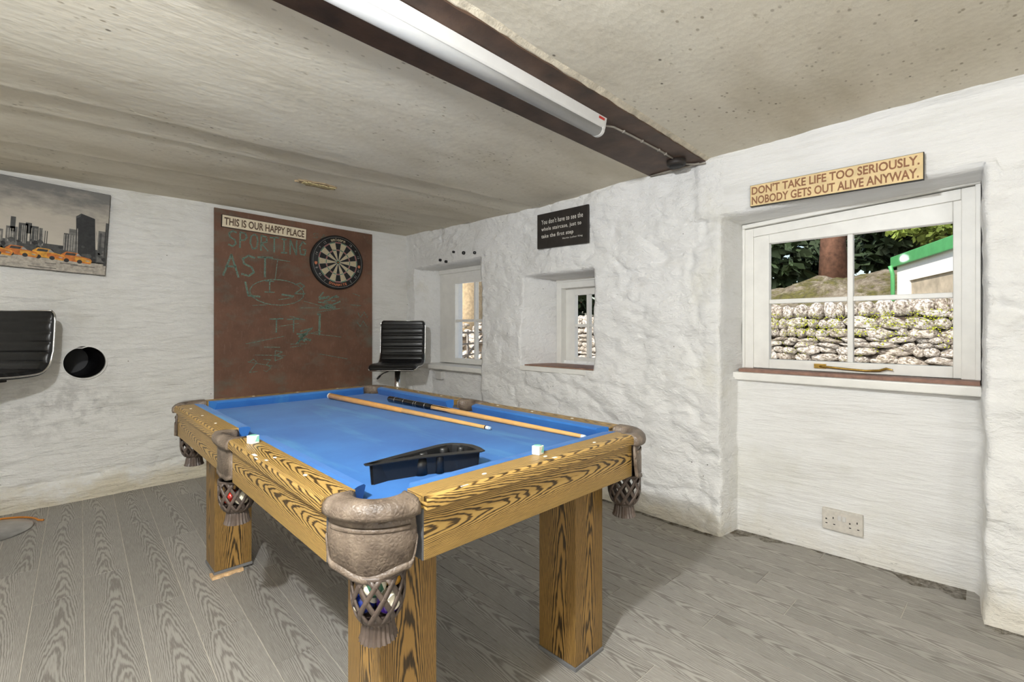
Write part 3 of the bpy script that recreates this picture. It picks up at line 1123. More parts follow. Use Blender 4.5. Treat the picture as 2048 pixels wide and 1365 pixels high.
rails = [
    ('oak_y', lambda t, d: (d, t), CC, SP0, 0.026, -0.0),
    ('oak_y', lambda t, d: (d, t), SP1, TL - CC + 0.018, -0.0, 0.026),
    ('oak_y', lambda t, d: (TW - d, t), CC - 0.017, SP0, 0.026, 0.0),
    ('oak_y', lambda t, d: (TW - d, t), SP1, TL - CC, 0.0, 0.026),
    ('oak_x', lambda t, d: (t, d), CC + 0.012, TW - CC + 0.025, 0.026, 0.026),
    ('oak_x', lambda t, d: (t, TL - d), CC - 0.008, TW - CC, 0.026, 0.026),
]
sight_me = None
mbs = MB()
mbs.lathe([(0.0, 0.0012), (0.0035, 0.0011), (0.0048, 0.0)], 14)
sight_me = mbs.mesh('sight', 'sight_white')
for i, (mat, f, a0, a1, e0, e1) in enumerate(rails):
    r = rail_wood(table, None, f, a0, a1, mat)
    k0 = 0.02 if i in (1, 3) else 0.0
    k1 = 0.02 if i in (0, 2) else 0.0
    ca0 = a0 + (0.004 if e0 else 0)
    cushion(table, f, ca0, a1, e0 if e0 else 0.012, e1 if e1 else 0.012)
    if i < 4:
        ts = (0.31, 0.512, 0.714) if i in (0, 2) else (1.124, 1.325, 1.535)
    else:
        ts = (0.331, 0.539, 0.752)
    for t in ts:
        u, v = f(t, 0.036)
        inst(sight_me, 'sight', r, Vector((u, v, ZT)) - Vector(r.location), (0, 0, 0), (1.5 if i > 3 else 1, 1 if i > 3 else 1.5, 1))

# playing bed
mb = MB()


def arc(cx, cy, r, a0, a1, n=8):
    return [(cx + r * math.cos(math.radians(a0 + (a1 - a0) * i / n)), cy + r * math.sin(math.radians(a0 + (a1 - a0) * i / n))) for i in range(n + 1)]


B0 = 0.066
poly = []
poly += arc(B0 + 0.012, B0 + 0.012, 0.05, 90, 0)
poly += arc(TW - B0 - 0.012, B0 + 0.012, 0.05, 180, 90)
poly += [(TW - B0, 0.85)] + arc(TW - B0 - 0.0, 0.8945, 0.042, 270, 90)[1:-1][::-1][::-1] + [(TW - B0, 0.94)]
poly += arc(TW - B0 - 0.012, TL - B0 - 0.012, 0.05, 270, 180)
poly += arc(B0 + 0.012, TL - B0 - 0.012, 0.05, 0, -90)
poly += [(B0, 0.94)] + arc(B0, 0.8945, 0.042, 90, -90)[1:-1] + [(B0, 0.85)]
# simple bed instead of a self-touching outline on the side pockets
mb.prism(poly, ZBED - 0.02, ZBED)
mb.build('bed_cloth', 'felt', table)
mb = MB()
mb.box(0.10, TW - 0.10, 0.10, TL - 0.10, 0.610, ZBED - 0.021)
for (a, b, c, d) in ((0.032, 0.10, 0.17, 0.79), (0.032, 0.10, 1.0, TL - 0.17), (TW - 0.10, TW - 0.032, 0.17, 0.79), (TW - 0.10, TW - 0.032, 1.0, TL - 0.17), (0.17, TW - 0.17, 0.032, 0.10), (0.17, TW - 0.17, TL - 0.10, TL - 0.032)):
    mb.box(a, b, c, d, 0.62, ZBED - 0.021)
mb.build('underframe', 'underframe', table)

# legs
la, lb, lx, ly = 0.120, 0.117, 0.142, 0.150
mbl = MB()
mbl.box(-lx / 2, lx / 2, -ly / 2, ly / 2, 0.012, 0.612)
leg_me = mbl.mesh('leg', 'oak_z', bevel=0.0025)
mbp = MB()
mbp.box(-lx / 2 - 0.003, lx / 2 + 0.003, -ly / 2 - 0.003, ly / 2 + 0.003, 0.0, 0.012)
pad_me = mbp.mesh('foot_pad', 'pad_grey', bevel=0.002)
for (u, v, up) in ((lb + lx / 2, la + ly / 2, 0), (TW - lb - lx / 2, la + ly / 2, 0), (lb + lx / 2, TL - la - ly / 2, 0.011), (TW - lb - lx / 2, TL - la - ly / 2, 0)):
    g = inst(leg_me, 'leg', table, (u, v, up), (0, 0, 0 if (u < .5) == (v < .9) else math.pi))
    inst(pad_me, 'foot_pad', g)

# ---- pockets -------------------------------------------------------
NZ0, NZ1 = 0.484, 0.576


def net_mesh():
    mb = MB()

    def rad(z):
        t = (z - NZ0) / (NZ1 - NZ0)
        return 0.036 + 0.0145 * min(1, t * 2.4) ** 0.6 + 0.001 * t
    nst = 10
    for sgn in (1, -1):
        for k in range(nst):
            ring = []
            for i in range(9):
                t = i / 8
                z = NZ0 + (NZ1 - NZ0) * t
                a = 2 * math.pi * k / nst + sgn * t * 1.10
                r = rad(z)
                ca, sa = math.cos(a), math.sin(a)
                wdt = 0.0056
                tx, ty = -sa, ca
                o = Vector((r * ca, r * sa, z))
                e = Vector((tx, ty, 0)) * wdt
                q = Vector((ca, sa, 0)) * 0.002
                ring.append([o - e - q, o + e - q, o + e + q, o - e + q])
            mb.loft(ring, smooth=True)
    mb.lathe([(0.030, NZ0 - 0.004), (0.035, NZ0 - 0.002), (0.040, NZ0 + 0.006), (0.042, NZ0 + 0.012), (0.036, NZ0 + 0.009), (0.001, NZ0 + 0.004)], 24)
    mb.lathe([(0.0485, NZ1 - 0.004), (0.0535, NZ1 - 0.002), (0.0535, NZ1 + 0.006), (0.0485, NZ1 + 0.006), (0.0485, NZ1 - 0.004)], 24)
    return mb.mesh('net', 'net_brown')


def bell_mesh():
    mb = MB()
    mb.lathe([(0.0265, NZ0), (0.0285, NZ0 - 0.006), (0.031, NZ0 - 0.010), (0.034, NZ0 - 0.030), (0.0385, NZ0 - 0.042), (0.034, NZ0 - 0.0425), (0.0, NZ0 - 0.035)], 44, flute=0.09, flute_from=2, smooth=False)
    return mb.mesh('bell', 'net_brown')


net_me, bell_me = net_mesh(), bell_mesh()


def corner_collar():
    """corner at origin, rails leave along +u and +v"""
    mb = MB()
    rings = []
    n = 22
    for i in range(n + 1):
        t = i / n
        a = math.radians(180 + 90 * t)
        m = math.sin(math.pi * t)
        ro = 0.138 + 0.005 * m
        ri = 0.066 + 0.028 * m ** 0.8
        ca, sa = math.cos(a), math.sin(a)
        w_ = ro - ri
        prof = [(ro - 0.002, ZT - 0.030), (ro, ZT - 0.022), (ro - 0.002, ZT - 0.010), (ro - 0.010, ZT - 0.001), (ro - w_ * 0.35, ZT + 0.003), (ri + 0.012, ZT + 0.002), (ri + 0.003, ZT - 0.003), (ri, ZT - 0.012), (ri + 0.001, ZT - 0.060), (ri + 0.006, ZT - 0.060), (ri + 0.010, ZT - 0.034)]
        rings.append([(CC + r * ca, CC + r * sa, z) for r, z in prof])
    mb.loft(rings)
    return mb.mesh('pocket_collar', 'pocket_brown')


def corner_shield():
    mb = MB()
    n = 40
    rings = []
    for i in range(n + 1):
        t = i / n
        a = math.radians(181 + 88 * t)
        s = abs(2 * t - 1)
        zb = 0.570 + 0.010 * (1 - math.cos(s * math.pi * 1.6)) / 2 + 0.016 * s ** 2 + 0.050 * max(0, (s - 0.84) / 0.16) ** 2
        ro = 0.126
        fl = 0.006
        prof = [(ro - 0.004, ZT - 0.030), (ro - 0.002, ZT - 0.048), (ro, ZT - 0.055), (ro + 0.002, 0.640), (ro + 0.002, zb + 0.016), (ro + 0.0005, zb + 0.0145), (ro + 0.0005, zb + 0.0125), (ro + 0.004, zb + 0.011), (ro + 0.005, zb + 0.004), (ro + 0.003, zb), (ro - 0.006, zb), (ro - 0.008, zb + 0.02), (ro - 0.010, ZT - 0.030)]
        rings.append([(CC + r * math.cos(a), CC + r * math.sin(a), z) for r, z in prof])
    mb.loft(rings)
    # bead under the collar
    rings = []
    for i in range(n + 1):
        t = i / n
        a = math.radians(187 + 76 * t)
        prof = [(0.126, ZT - 0.058), (0.1285, ZT - 0.055), (0.1285, ZT - 0.050), (0.126, ZT - 0.047)]
        rings.append([(CC + r * math.cos(a), CC + r * math.sin(a), z) for r, z in prof])
    mb.loft(rings)
    return mb.mesh('pocket_shield', 'pocket_brown')


def side_collar():
    """centre of the gap at origin, outside is -u"""
    mb = MB()
    hw = (SP1 - SP0) / 2 + 0.003
    rings = []
    n = 22
    for i in range(n + 1):
        t = i / n
        th = math.pi * t
        ov = hw * math.cos(th)
        k = math.sin(th)
        vo = hw * (1 if t < .5 else -1) if abs(math.cos(th)) > 0.92 else ov
        uo = -0.012 * k ** 0.6
        iv = (hw - 0.022) * math.cos(th)
        ui = WD - 0.004 - 0.040 * k ** 0.7
        rings.append([(uo + 0.002, ov, ZT - 0.030), (uo - 0.001, ov, ZT - 0.022), (uo, ov, ZT - 0.010), (uo + 0.008, ov, ZT), (uo * 0.5 + ui * 0.5, (ov + iv) / 2, ZT + 0.003), (ui - 0.006, iv, ZT), (ui, iv, ZT - 0.010), (ui, iv, ZT - 0.055), (ui - 0.006, iv, ZT - 0.055), (ui - 0.010, iv, ZT - 0.034)])
    mb.loft(rings)
    return mb.mesh('pocket_collar', 'pocket_brown')


def side_shield():
    mb = MB()
    hw = (SP1 - SP0) / 2 - 0.004
    rings = []
    n = 20
    for i in range(n + 1):
        t = i / n
        v = hw * (2 * t - 1)
        bul = 0.010 * math.sin(math.pi * t) ** 0.5
        zb = 0.597 - 0.006 * math.sin(math.pi * t) + 0.002 * math.cos(6 * math.pi * t)
        u = 0.010 - bul
        rings.append([(u + 0.002, v, ZT - 0.030), (u, v, ZT - 0.06), (u, v, zb + 0.014), (u + 0.0015, v, zb + 0.012), (u - 0.002, v, zb + 0.009), (u - 0.002, v, zb), (u + 0.006, v, zb), (u + 0.008, v, ZT - 0.030)])
    mb.loft(rings)
    return mb.mesh('pocket_shield', 'pocket_brown')


ccol, cshd, scol, sshd = corner_collar(), corner_shield(), side_collar(), side_shield()
CEN = (0.091, 0.079)
for (u, v, sx, sy) in ((0, 0, 1, 1), (TW, 0, -1, 1), (0, TL, 1, -1), (TW, TL, -1, -1)):
    rz = {(1, 1): 0, (-1, 1): math.pi / 2, (-1, -1): math.pi, (1, -1): -math.pi / 2}[(sx, sy)]
    ou, ov = {(-1, 1): (0.016, -0.018), (1, -1): (-0.008, 0.020)}.get((sx, sy), (0, 0))
    p = inst(ccol, 'pocket', table, (u + ou, v + ov, 0), (0, 0, rz))
    inst(cshd, 'shield', p)
    cen = CEN[::-1] if (sx, sy) == (1, -1) else CEN
    # the baskets hang from the frame, not from the casting
    inst(net_me, 'net', p, (*cen, 0))
    inst(bell_me, 'bell', p, (*cen, 0))
for (u, rz) in ((0, 0), (TW, math.pi)):
    p = inst(scol, 'pocket', table, (u, (SP0 + SP1) / 2, 0), (0, 0, rz))
    inst(sshd, 'shield', p)
    inst(net_me, 'net', p, (0.046, 0, 0))
    inst(bell_me, 'bell', p, (0.046, 0, 0))
# white chips knocked off the rail edge
for (u, v, a, b, z) in ((0.006, 0.575, 0.004, 0.012, ZT), (0.0035, 0.548, 0.003, 0.010, ZT - 0.003), (0.012, 0.50, 0.003, 0.006, ZT), (0.548, 0.012, 0.007, 0.004, ZT), (0.25, 0.008, 0.010, 0.003, ZT - 0.001)):
    mb = MB()
    mb.box(u - a, u + a, v - b, v + b, z - 0.0004, z + 0.0006)
    mb.build('paint_chip', 'sight_white', table)


# shim under the far-left leg
mb = MB()
random.seed(9)
rings = []
x0, y0 = lb - 0.012, TL - la - ly - 0.018
for i in range(9):
    u = x0 + 0.118 * i / 8
    j = random.uniform(-0.006, 0.004)
    rings.append([(u, y0 + j, 0.0005), (u, y0 + 0.05, 0.0005), (u, y0 + 0.05, 0.0112), (u, y0 + 0.004 + j * 0.4, 0.0112)])
mb.loft(rings, smooth=False)
o = mb.build('wooden_shim', 'shim_wood')
o.location = (TX, TY, 0)
o.rotation_euler = (0, 0, TR)
tag(o, 'splintered pale wooden shim wedged under a table leg', 'shim')

# ---- balls in the nets
BR = 0.0235


def ball_mesh(name, col, stripe):
    plain(name, col, 0.12, var=0.02, coat=0.5)
    mb = MB()
    n, m = 24, 14
    vs, fs, mi = [], [], []
    for j in range(m + 1):
        ph = math.pi * j / m
        for i in range(n):
            th = 2 * math.pi * i / n
            vs.append((BR * math.sin(ph) * math.cos(th), BR * math.sin(ph) * math.sin(th), BR * math.cos(ph)))
    for j in range(m):
        for i in range(n):
            k = (i + 1) % n
            white = stripe and (j < m * 0.3 or j >= m * 0.7)
            mb.f.append((j * n + i, (j + 1) * n + i, (j + 1) * n + k, j * n + k))
            mb.mi.append(1 if white else 0)
            mb.sm.append(True)
    mb.v = vs
    return mb.mesh('ball', [name, 'ball_white'], recalc=False)


plain('ball_white', rgb(236, 228, 204), 0.12, var=0.02, coat=0.5)
balls = [
    ('ball_yellow', (226, 164, 50), False, (0.1174, 0.0719, 0.5586), (0, 0, 0), 'solid yellow pool ball topmost in the nearest corner pocket net'),
    ('ball_purple', (70, 40, 140), True, (0.0981, 0.0526, 0.5200), (0.9, 0.2, 0), 'purple striped pool ball low in the nearest corner pocket net'),
    ('ball_blue', (24, 44, 120), True, (0.0646, 0.0861, 0.5200), (0.5, 0.5, 0.4), 'blue striped pool ball low in the nearest corner pocket net'),
    ('ball_green', (38, 84, 62), True, (0.0717, 0.0597, 0.5586), (0.2, 1.2, 0), 'green striped pool ball high in the nearest corner pocket net'),
    ('ball_black', (14, 14, 14), False, (0.1103, 0.0983, 0.5200), (0, 0, 0), 'black pool ball at the back of the nearest corner pocket net'),
]
for nm, c_, st, (u, v, z), rot, lab in balls:
    o = inst(ball_mesh(nm, rgb(*c_), st), 'pool_ball', None, TWp(u, v, z), rot)
    tag(o, lab, 'ball', 'pool balls in the nets')
sv = (SP0 + SP1) / 2
for nm, c_, st, (u, v, z), rot, lab in [
    ('ball_red', (206, 52, 34), False, (0.034, sv + 0.020, 0.518), (0, 0, 0), 'solid red pool ball in the left side pocket net'),
    ('ball_slate', (52, 62, 66), True, (0.050, sv - 0.0235, 0.524), (1.4, 0.1, 0), 'dark striped pool ball in the left side pocket net'),
]:
    o = inst(ball_mesh(nm, rgb(*c_), st), 'pool_ball', None, TWp(u, v, z), rot)
    tag(o, lab, 'ball', 'pool balls in the nets')

# ---- cues lying on the cloth


def cue(name, label, butt, tip, profile, mats):
    """profile: list of (name, mat, t0, t1, r0, r1)"""
    L = (Vector(tip) - Vector(butt)).length
    root = empty(name, butt, label, 'pool cue')
    d = (Vector(tip) - Vector(butt)).normalized()
    root.rotation_mode = 'QUATERNION'
    root.rotation_quaternion = d.to_track_quat('Z', 'Y')
    for (nm, mat, t0, t1, r0, r1) in profile:
        mb = MB()
        mb.lathe([(0.0, t0 * L), (r0 * 0.97, t0 * L), (r0, t0 * L + 0.001), (r1, t1 * L - 0.0005), (r1 * 0.97, t1 * L), (0.0, t1 * L)], 20)
        mb.build(nm, mat, root)
    return root


b = TWp(0.665, 1.652, ZBED + 0.0155)
t = TWp(0.757, 0.492, ZBED + 0.0075)
cue('pool_cue', 'plain one-piece wooden cue lying on the cloth, white butt cap', b, t, [
    ('butt_cap', 'cue_white', 0.0, 0.009, 0.0150, 0.0150), ('butt', 'cue_ash', 0.009, 0.55, 0.0150, 0.0108), ('shaft', 'cue_maple', 0.55, 0.976, 0.0108, 0.0066),
    ('ring', 'cue_black', 0.976, 0.981, 0.0066, 0.0066), ('ferrule', 'cue_white', 0.981, 0.993, 0.0065, 0.0064), ('tip', 'cue_tip', 0.993, 1.0, 0.0062, 0.005)], None)
b = TWp(0.834, 1.34, ZBED + 0.0155)
t = TWp(0.892, 0.170, ZBED + 0.0072)
c2 = cue('pool_cue', 'cue with black spliced butt lying beside the right cushion', b, t, [
    ('bumper', 'cue_black', 0.0, 0.006, 0.012, 0.0145), ('butt', 'cue_black', 0.006, 0.30, 0.0150, 0.0128), ('shaft', 'cue_maple', 0.30, 0.985, 0.0128, 0.0068),
    ('ferrule', 'cue_white', 0.985, 0.996, 0.0067, 0.0066), ('tip', 'cue_tip', 0.996, 1.0, 0.006, 0.005)], None)
Lc = (Vector(t) - Vector(b)).length
mb = MB()   # black splice points reaching into the light shaft
for k in range(4):
    a = math.pi / 2 * k + 0.5
    r0 = 0.0131
    pts = []
    for dz, wd in ((0.295, 0.7), (0.42, 0.012)):
        rr = 0.0131 - (dz - 0.30) * 0.0088 + 0.0003
        for s in (-1, 0, 1):
            aa = a + s * wd
            pts.append((rr * math.cos(aa), rr * math.sin(aa), dz * Lc))
    mb.add(pts, [(0, 1, 4, 3), (1, 2, 5, 4)], smooth=True)
mb.build('splice', 'cue_black', c2)
for (t0, hgt) in ((0.05, 0.004), (0.115, 0.002), (0.185, 0.002), (0.20, 0.0015), (0.255, 0.004)):
    r = 0.0152 - t0 * 0.0068
    mb = MB()
    mb.lathe([(r - 0.002, t0 * Lc), (r, t0 * Lc), (r, t0 * Lc + hgt), (r - 0.002, t0 * Lc + hgt)], 20)
    mb.build('inlay_ring', 'steel_dull', c2)

# ---- ball rack
rk = empty('ball_rack', TWp(0.30, 0.22, ZBED), 'black plastic ball rack lying on the blue cloth', 'ball rack', TR)
outl = [(0.150, 0.258), (0.148, 0.246), (0.158, 0.238), (0.285, 0.207), (0.420, 0.150), (0.434, 0.152), (0.446, 0.185), (0.450, 0.222), (0.440, 0.252), (0.422, 0.276), (0.400, 0.286), (0.375, 0.287), (0.28, 0.276)]
outl = [(a - 0.30, b - 0.22) for a, b in outl]


def rack_poly(inset, notch):
    n = len(outl)
    c = Vector((sum(p[0] for p in outl) / n, sum(p[1] for p in outl) / n))
    r = []
    for i in range(n):
        a, p, q = Vector(outl[i - 1]), Vector(outl[i]), Vector(outl[(i + 1) % n])
        e1, e2 = (p - a).normalized(), (q - p).normalized()
        nn = (Vector((-e1.y, e1.x)) + Vector((-e2.y, e2.x)))
        nn = nn / max(0.6, nn.length ** 2 / 2 + 1e-6) if nn.length > 1e-6 else nn
        r.append(p + nn.normalized() * inset * 1.15)
    return r


mb = MB()
RH = 0.050
a_, b_ = rack_poly(0.012, 0), rack_poly(0.016, 0)
n = len(outl)
wall = [[(p.x, p.y, 0.0) for p in b_], [(p.x, p.y, RH - 0.004) for p in a_], [(p[0], p[1], RH - 0.003) for p in outl], [(p[0], p[1], RH) for p in outl],
        [(p.x, p.y, RH) for p in rack_poly(0.018, 0)], [(p.x, p.y, 0.0) for p in rack_poly(0.021, 0)]]
rr_ = wall
vs = [p for r in rr_ for p in r]
fs = []
m = len(rr_)
for i in range(m):
    for k in range(n):
        j = (k + 1) % n
        i2 = (i + 1) % m
        fs.append((i * n + k, i * n + j, i2 * n + j, i2 * n + k))
mb.add(vs, fs)
mb.build('rim_wall', 'black_plastic', rk, bevel=0.0015)
# half-round ribs that hold the balls, inside and one on the near face
for (u, v, r) in ((0.245, 0.253, 0.013), (0.315, 0.262, 0.013), (0.385, 0.268, 0.014), (0.424, 0.240, 0.011), (0.33, 0.208, 0.010)):
    mb = MB()
    mb.lathe([(r, 0.001), (r, RH - 0.008), (r * 0.8, RH - 0.004), (0, RH - 0.004)], 16, (u - 0.30, v - 0.22, 0))
    mb.build('ball_rib', 'black_plastic', rk)
mb = MB()
mb.lathe([(0.019, 0.0), (0.019, RH - 0.006), (0.0, RH - 0.006)], 20, (0.292 - 0.30, 0.2355 - 0.22, 0))
mb.build('front_rib', 'black_plastic', rk)

# ---- chalk cubes on the rails


def chalk(label, u, v, rz, wear):
    r = empty('chalk_cube', TWp(u, v, ZT + 0.0004), label, 'chalk', rz, 'chalk cubes')
    s = 0.0115
    mb = MB()
    mb.box(-s, s, -s, s, 0, 0.0225)
    mb.build('wrapper', 'chalk_paper', r, bevel=0.0012)
    mb = MB()
    mb.lathe([(0.0095, 0.0226), (0.0105, 0.0235), (0.006, 0.0228), (0.0, 0.0226)], 16)
    mb.build('chalk_top', 'chalk_green', r)
    mb = MB()
    mb.add([(s + .0004, -s * .9, 0.004), (s + .0004, s * .2, 0.002), (s + .0004, s * .9, 0.018), (s + .0004, -s * .3, 0.0215)], [(0, 1, 2, 3)])
    mb.add([(-s * .2, -s - .0004, 0.006), (s * .9, -s - .0004, 0.003), (s * .9, -s - .0004, 0.0215), (s * .4, -s - .0004, 0.020)], [(0, 1, 2, 3)])
    mb.build('chalk_smear', 'chalk_green', r, recalc=False)
    return r


chalk('white and green chalk cube on the long left rail', 0.042, 0.717, 0.35, 1)
chalk('white and green chalk cube on the near end rail', 0.541, 0.064, 0.15, 1)


# ================================================================== BAR STOOLS
def stool(label, back_c, fdir, ztop, zseat, zbase=0.0):
    """back_c: xy of the middle of the backrest, fdir: facing direction"""
    f = Vector((*fdir, 0)).normalized()
    r = Vector((f.y, -f.x, 0))          # right-hand side seen from the sitter's back... width axis
    base = Vector((*back_c, 0)) + f * 0.185
    root = empty('bar_stool', (base.x, base.y, 0), label, 'bar stool', math.atan2(f.y, f.x), 'bar stools')
    # local: +x facing, y width
    W2 = 0.192
    bx = -0.185
    hb = ztop - zseat
    # centre line of the shell from the top of the back to the seat lip
    path = [(bx - 0.012, ztop), (bx - 0.008, ztop - 0.10), (bx, ztop - 0.22), (bx + 0.004, zseat + 0.11), (bx + 0.018, zseat + 0.055), (bx + 0.05, zseat + 0.018), (bx + 0.10, zseat + 0.004), (bx + 0.20, zseat), (bx + 0.30, zseat + 0.003), (bx + 0.355, zseat - 0.004), (bx + 0.378, zseat - 0.022)]

    def resample(pts, n):
        pts = [Vector((a, b)) for a, b in pts]
        # catmull-rom
        dense = []
        for i in range(len(pts) - 1):
            p0, p1, p2, p3 = pts[max(i - 1, 0)], pts[i], pts[i + 1], pts[min(i + 2, len(pts) - 1)]
            for k in range(12):
                t = k / 12
                dense.append(0.5 * ((2 * p1) + (-p0 + p2) * t + (2 * p0 - 5 * p1 + 4 * p2 - p3) * t * t + (-p0 + 3 * p1 - 3 * p2 + p3) * t ** 3))
        dense.append(pts[-1])
        L = [0]
        for i in range(1, len(dense)):
            L.append(L[-1] + (dense[i] - dense[i - 1]).length)
        out_ = []
        for k in range(n + 1):
            s = L[-1] * k / n
            i = max(1, next(j for j in range(len(L)) if L[j] >= s - 1e-9))
            t = (s - L[i - 1]) / max(L[i] - L[i - 1], 1e-9)
            out_.append((dense[i - 1].lerp(dense[i], t), s))
        return out_, L[-1]
    pts, LT = resample(path, 110)
    rib = 0.058
    rings = []
    for i, (p, s) in enumerate(pts):
        a = pts[max(i - 1, 0)][0]
        b = pts[min(i + 1, len(pts) - 1)][0]
        t = (b - a).normalized()
        nrm = Vector((-t.y, t.x))          # to the front / up
        if nrm.x + nrm.y < 0:
            nrm = -nrm
        end = min(1, min(s, LT - s) / 0.03)
        ph = (s % rib) / rib
        puff = (math.sin(math.pi * ph) ** 0.45) * 0.011 * (0.25 + 0.75 * min(1, max(0, (s - 0.03)) / 0.02)) if s < LT - 0.06 else 0.009
        th = 0.014 + puff
        hw = W2 * (0.90 + 0.10 * end ** 0.5)
        ring = []
        for (yy, k) in ((-1, 0.0), (-0.995, 0.55), (-0.95, 0.85), (-0.86, 1.0), (-0.4, 1.0), (0.4, 1.0), (0.86, 1.0), (0.95, 0.85), (0.995, 0.55), (1, 0.0)):
            kk = k if k < 1 else 1
            hgt = th * kk if k >= 0.85 else 0.014 * kk
            if k == 1.0:
                hgt = th
            ring.append((p.x + nrm.x * hgt, yy * hw, p.y + nrm.y * hgt))
        for yy in (0.98, -0.98):
            ring.append((p.x - nrm.x * 0.012, yy * hw, p.y - nrm.y * 0.012))
        rings.append(ring)
    mb = MB()
    mb.loft(rings)
    sh = mb.build('padded_shell', 'leather_black', root)
    mb = MB()
    for sgn in (-1, 1):
        mb.tube([(p.x, sgn * (W2 * (0.90 + 0.10 * min(1, min(s, LT - s) / 0.03) ** 0.5) + 0.002), p.y) for p, s in pts[::3] + [pts[-1]]], 0.0048, 8)
    e, s_ = pts[-1]
    mb.tube([(e.x + 0.001, y_, e.y) for y_ in (-W2 * 0.9, 0, W2 * 0.9)], 0.0042, 8)
    e, s_ = pts[0]
    mb.tube([(e.x, y_, e.y + 0.001) for y_ in (-W2 * 0.9, 0, W2 * 0.9)], 0.0042, 8)
    mb.build('edge_trim', 'chrome', sh)
    mb = MB()
    mb.box(-0.075, 0.075, -0.06, 0.06, zseat - 0.035, zseat - 0.012)
    mb.build('mount_plate', 'dark_metal', root, bevel=0.004)
    mb = MB()
    mb.lathe([(0.0, zseat - 0.03), (0.024, zseat - 0.03), (0.024, 0.40), (0.0, 0.40)], 24)
    mb.build('gas_lift', 'chrome', root)
    mb = MB()
    mb.lathe([(0.0, 0.42), (0.030, 0.42), (0.031, 0.05), (0.040, 0.035), (0.05, 0.026), (0.0, 0.026)], 24)
    mb.build('column', 'chrome', root)
    mb = MB()
    mb.lathe([(0.0, 0.028), (0.05, 0.027), (0.13, 0.018), (0.19, 0.007), (0.196, 0.002), (0.192, 0.0), (0.0, 0.0)], 48)
    mb.build('base_disc', 'steel_dull', root)
    mb = MB()
    mb.tube([(0.02, -0.03, zseat - 0.03), (0.06, -0.10, zseat - 0.055), (0.075, -0.125, zseat - 0.075)], 0.0045, 8)
    lv = mb.build('height_lever', 'dark_metal', root)
    mb = MB()
    mb.tube([(0.073, -0.122, zseat - 0.072), (0.080, -0.133, zseat - 0.086), (0.088, -0.146, zseat - 0.102)], [0.007, 0.009, 0.006], 10)
    mb.build('grip', 'black_plastic', lv)
    return root


FD = (-0.711, -0.703)
stool('black ribbed bar stool in the corner beside the chalkboard', (2.245, 3.555), FD, 1.118, 0.742)
stool('black ribbed bar stool at the left picture edge by the wall hole', (-0.070, 3.735), FD, 1.148, 0.805)

# ================================================================== BACK WALL THINGS
# chalkboard panel
mb = MB()
mb.prism([(0.899, 0.28), (2.137, 0.28), (2.137, 1.903), (0.899, 1.922)], YB - 0.022, YB - 0.006, axis='Y')
board = tag(mb.build('chalkboard_panel', 'chalkboard', bevel=0.002), 'tall brown chalkboard panel with green chalk writing', 'chalkboard')
BF = YB - 0.0225


def strokes(mb, segs, width, y):
    for seg in segs:
        for (a, b) in zip(seg[:-1], seg[1:]):
            a, b = Vector(a), Vector(b)
            d = b - a
            if d.length < 1e-6:
                continue
            d.normalize()
            nn = Vector((-d.y, d.x)) * width / 2
            a2, b2 = a - d * width * 0.2, b + d * width * 0.2
            mb.add([(p.x, y, p.y) for p in (a2 - nn, b2 - nn, b2 + nn, a2 + nn)], [(0, 1, 2, 3)])


LET = {
    'S': [[(0.9, 0.92), (0.5, 1.0), (0.12, 0.82), (0.2, 0.6), (0.7, 0.45), (0.85, 0.22), (0.5, 0.02), (0.05, 0.1)]],
    'P': [[(0.1, 0), (0.15, 1.0), (0.7, 0.95), (0.85, 0.72), (0.6, 0.5), (0.13, 0.48)]],
    'O': [[(0.5, 1.0), (0.15, 0.8), (0.08, 0.4), (0.35, 0.02), (0.75, 0.1), (0.92, 0.55), (0.8, 0.9), (0.5, 1.0)]],
    'R': [[(0.1, 0), (0.15, 1.0), (0.75, 0.92), (0.78, 0.62), (0.15, 0.48), (0.9, 0.02)]],
    'T': [[(0.0, 0.95), (1.0, 1.0)], [(0.5, 0.97), (0.48, 0.0)]],
    'I': [[(0.2, 0.98), (0.8, 0.98)], [(0.5, 0.97), (0.5, 0.03)], [(0.15, 0.03), (0.85, 0.05)]],
    'N': [[(0.08, 0), (0.1, 1.0), (0.85, 0.02), (0.9, 1.0)]],
    'G': [[(0.9, 0.85), (0.5, 1.0), (0.12, 0.6), (0.25, 0.1), (0.8, 0.08), (0.88, 0.45), (0.55, 0.45)]],
    'A': [[(0.0, 0), (0.5, 1.0), (0.95, -0.05)], [(0.15, 0.42), (0.8, 0.45)]],
    '2': [[(0.1, 0.8), (0.5, 1), (0.85, 0.75), (0.1, 0.02), (0.9, 0.05)]],
    '3': [[(0.1, 0.95), (0.8, 0.9), (0.4, 0.55), (0.85, 0.3), (0.4, 0), (0.1, 0.1)]],
    'B': [[(0.1, 0), (0.12, 1), (0.7, 0.85), (0.15, 0.52), (0.8, 0.3), (0.1, 0.0)]],
}


def chalk_word(mb, s, x, z, w, h, gap, width, slope=0.0, fade=None):
    for i, ch in enumerate(s):
        segs = [[(x + (w + gap) * i + a * w, z + b * h + slope * i) for a, b in g] for g in LET[ch]]
        strokes(mb, segs, width, BF - 0.0004)


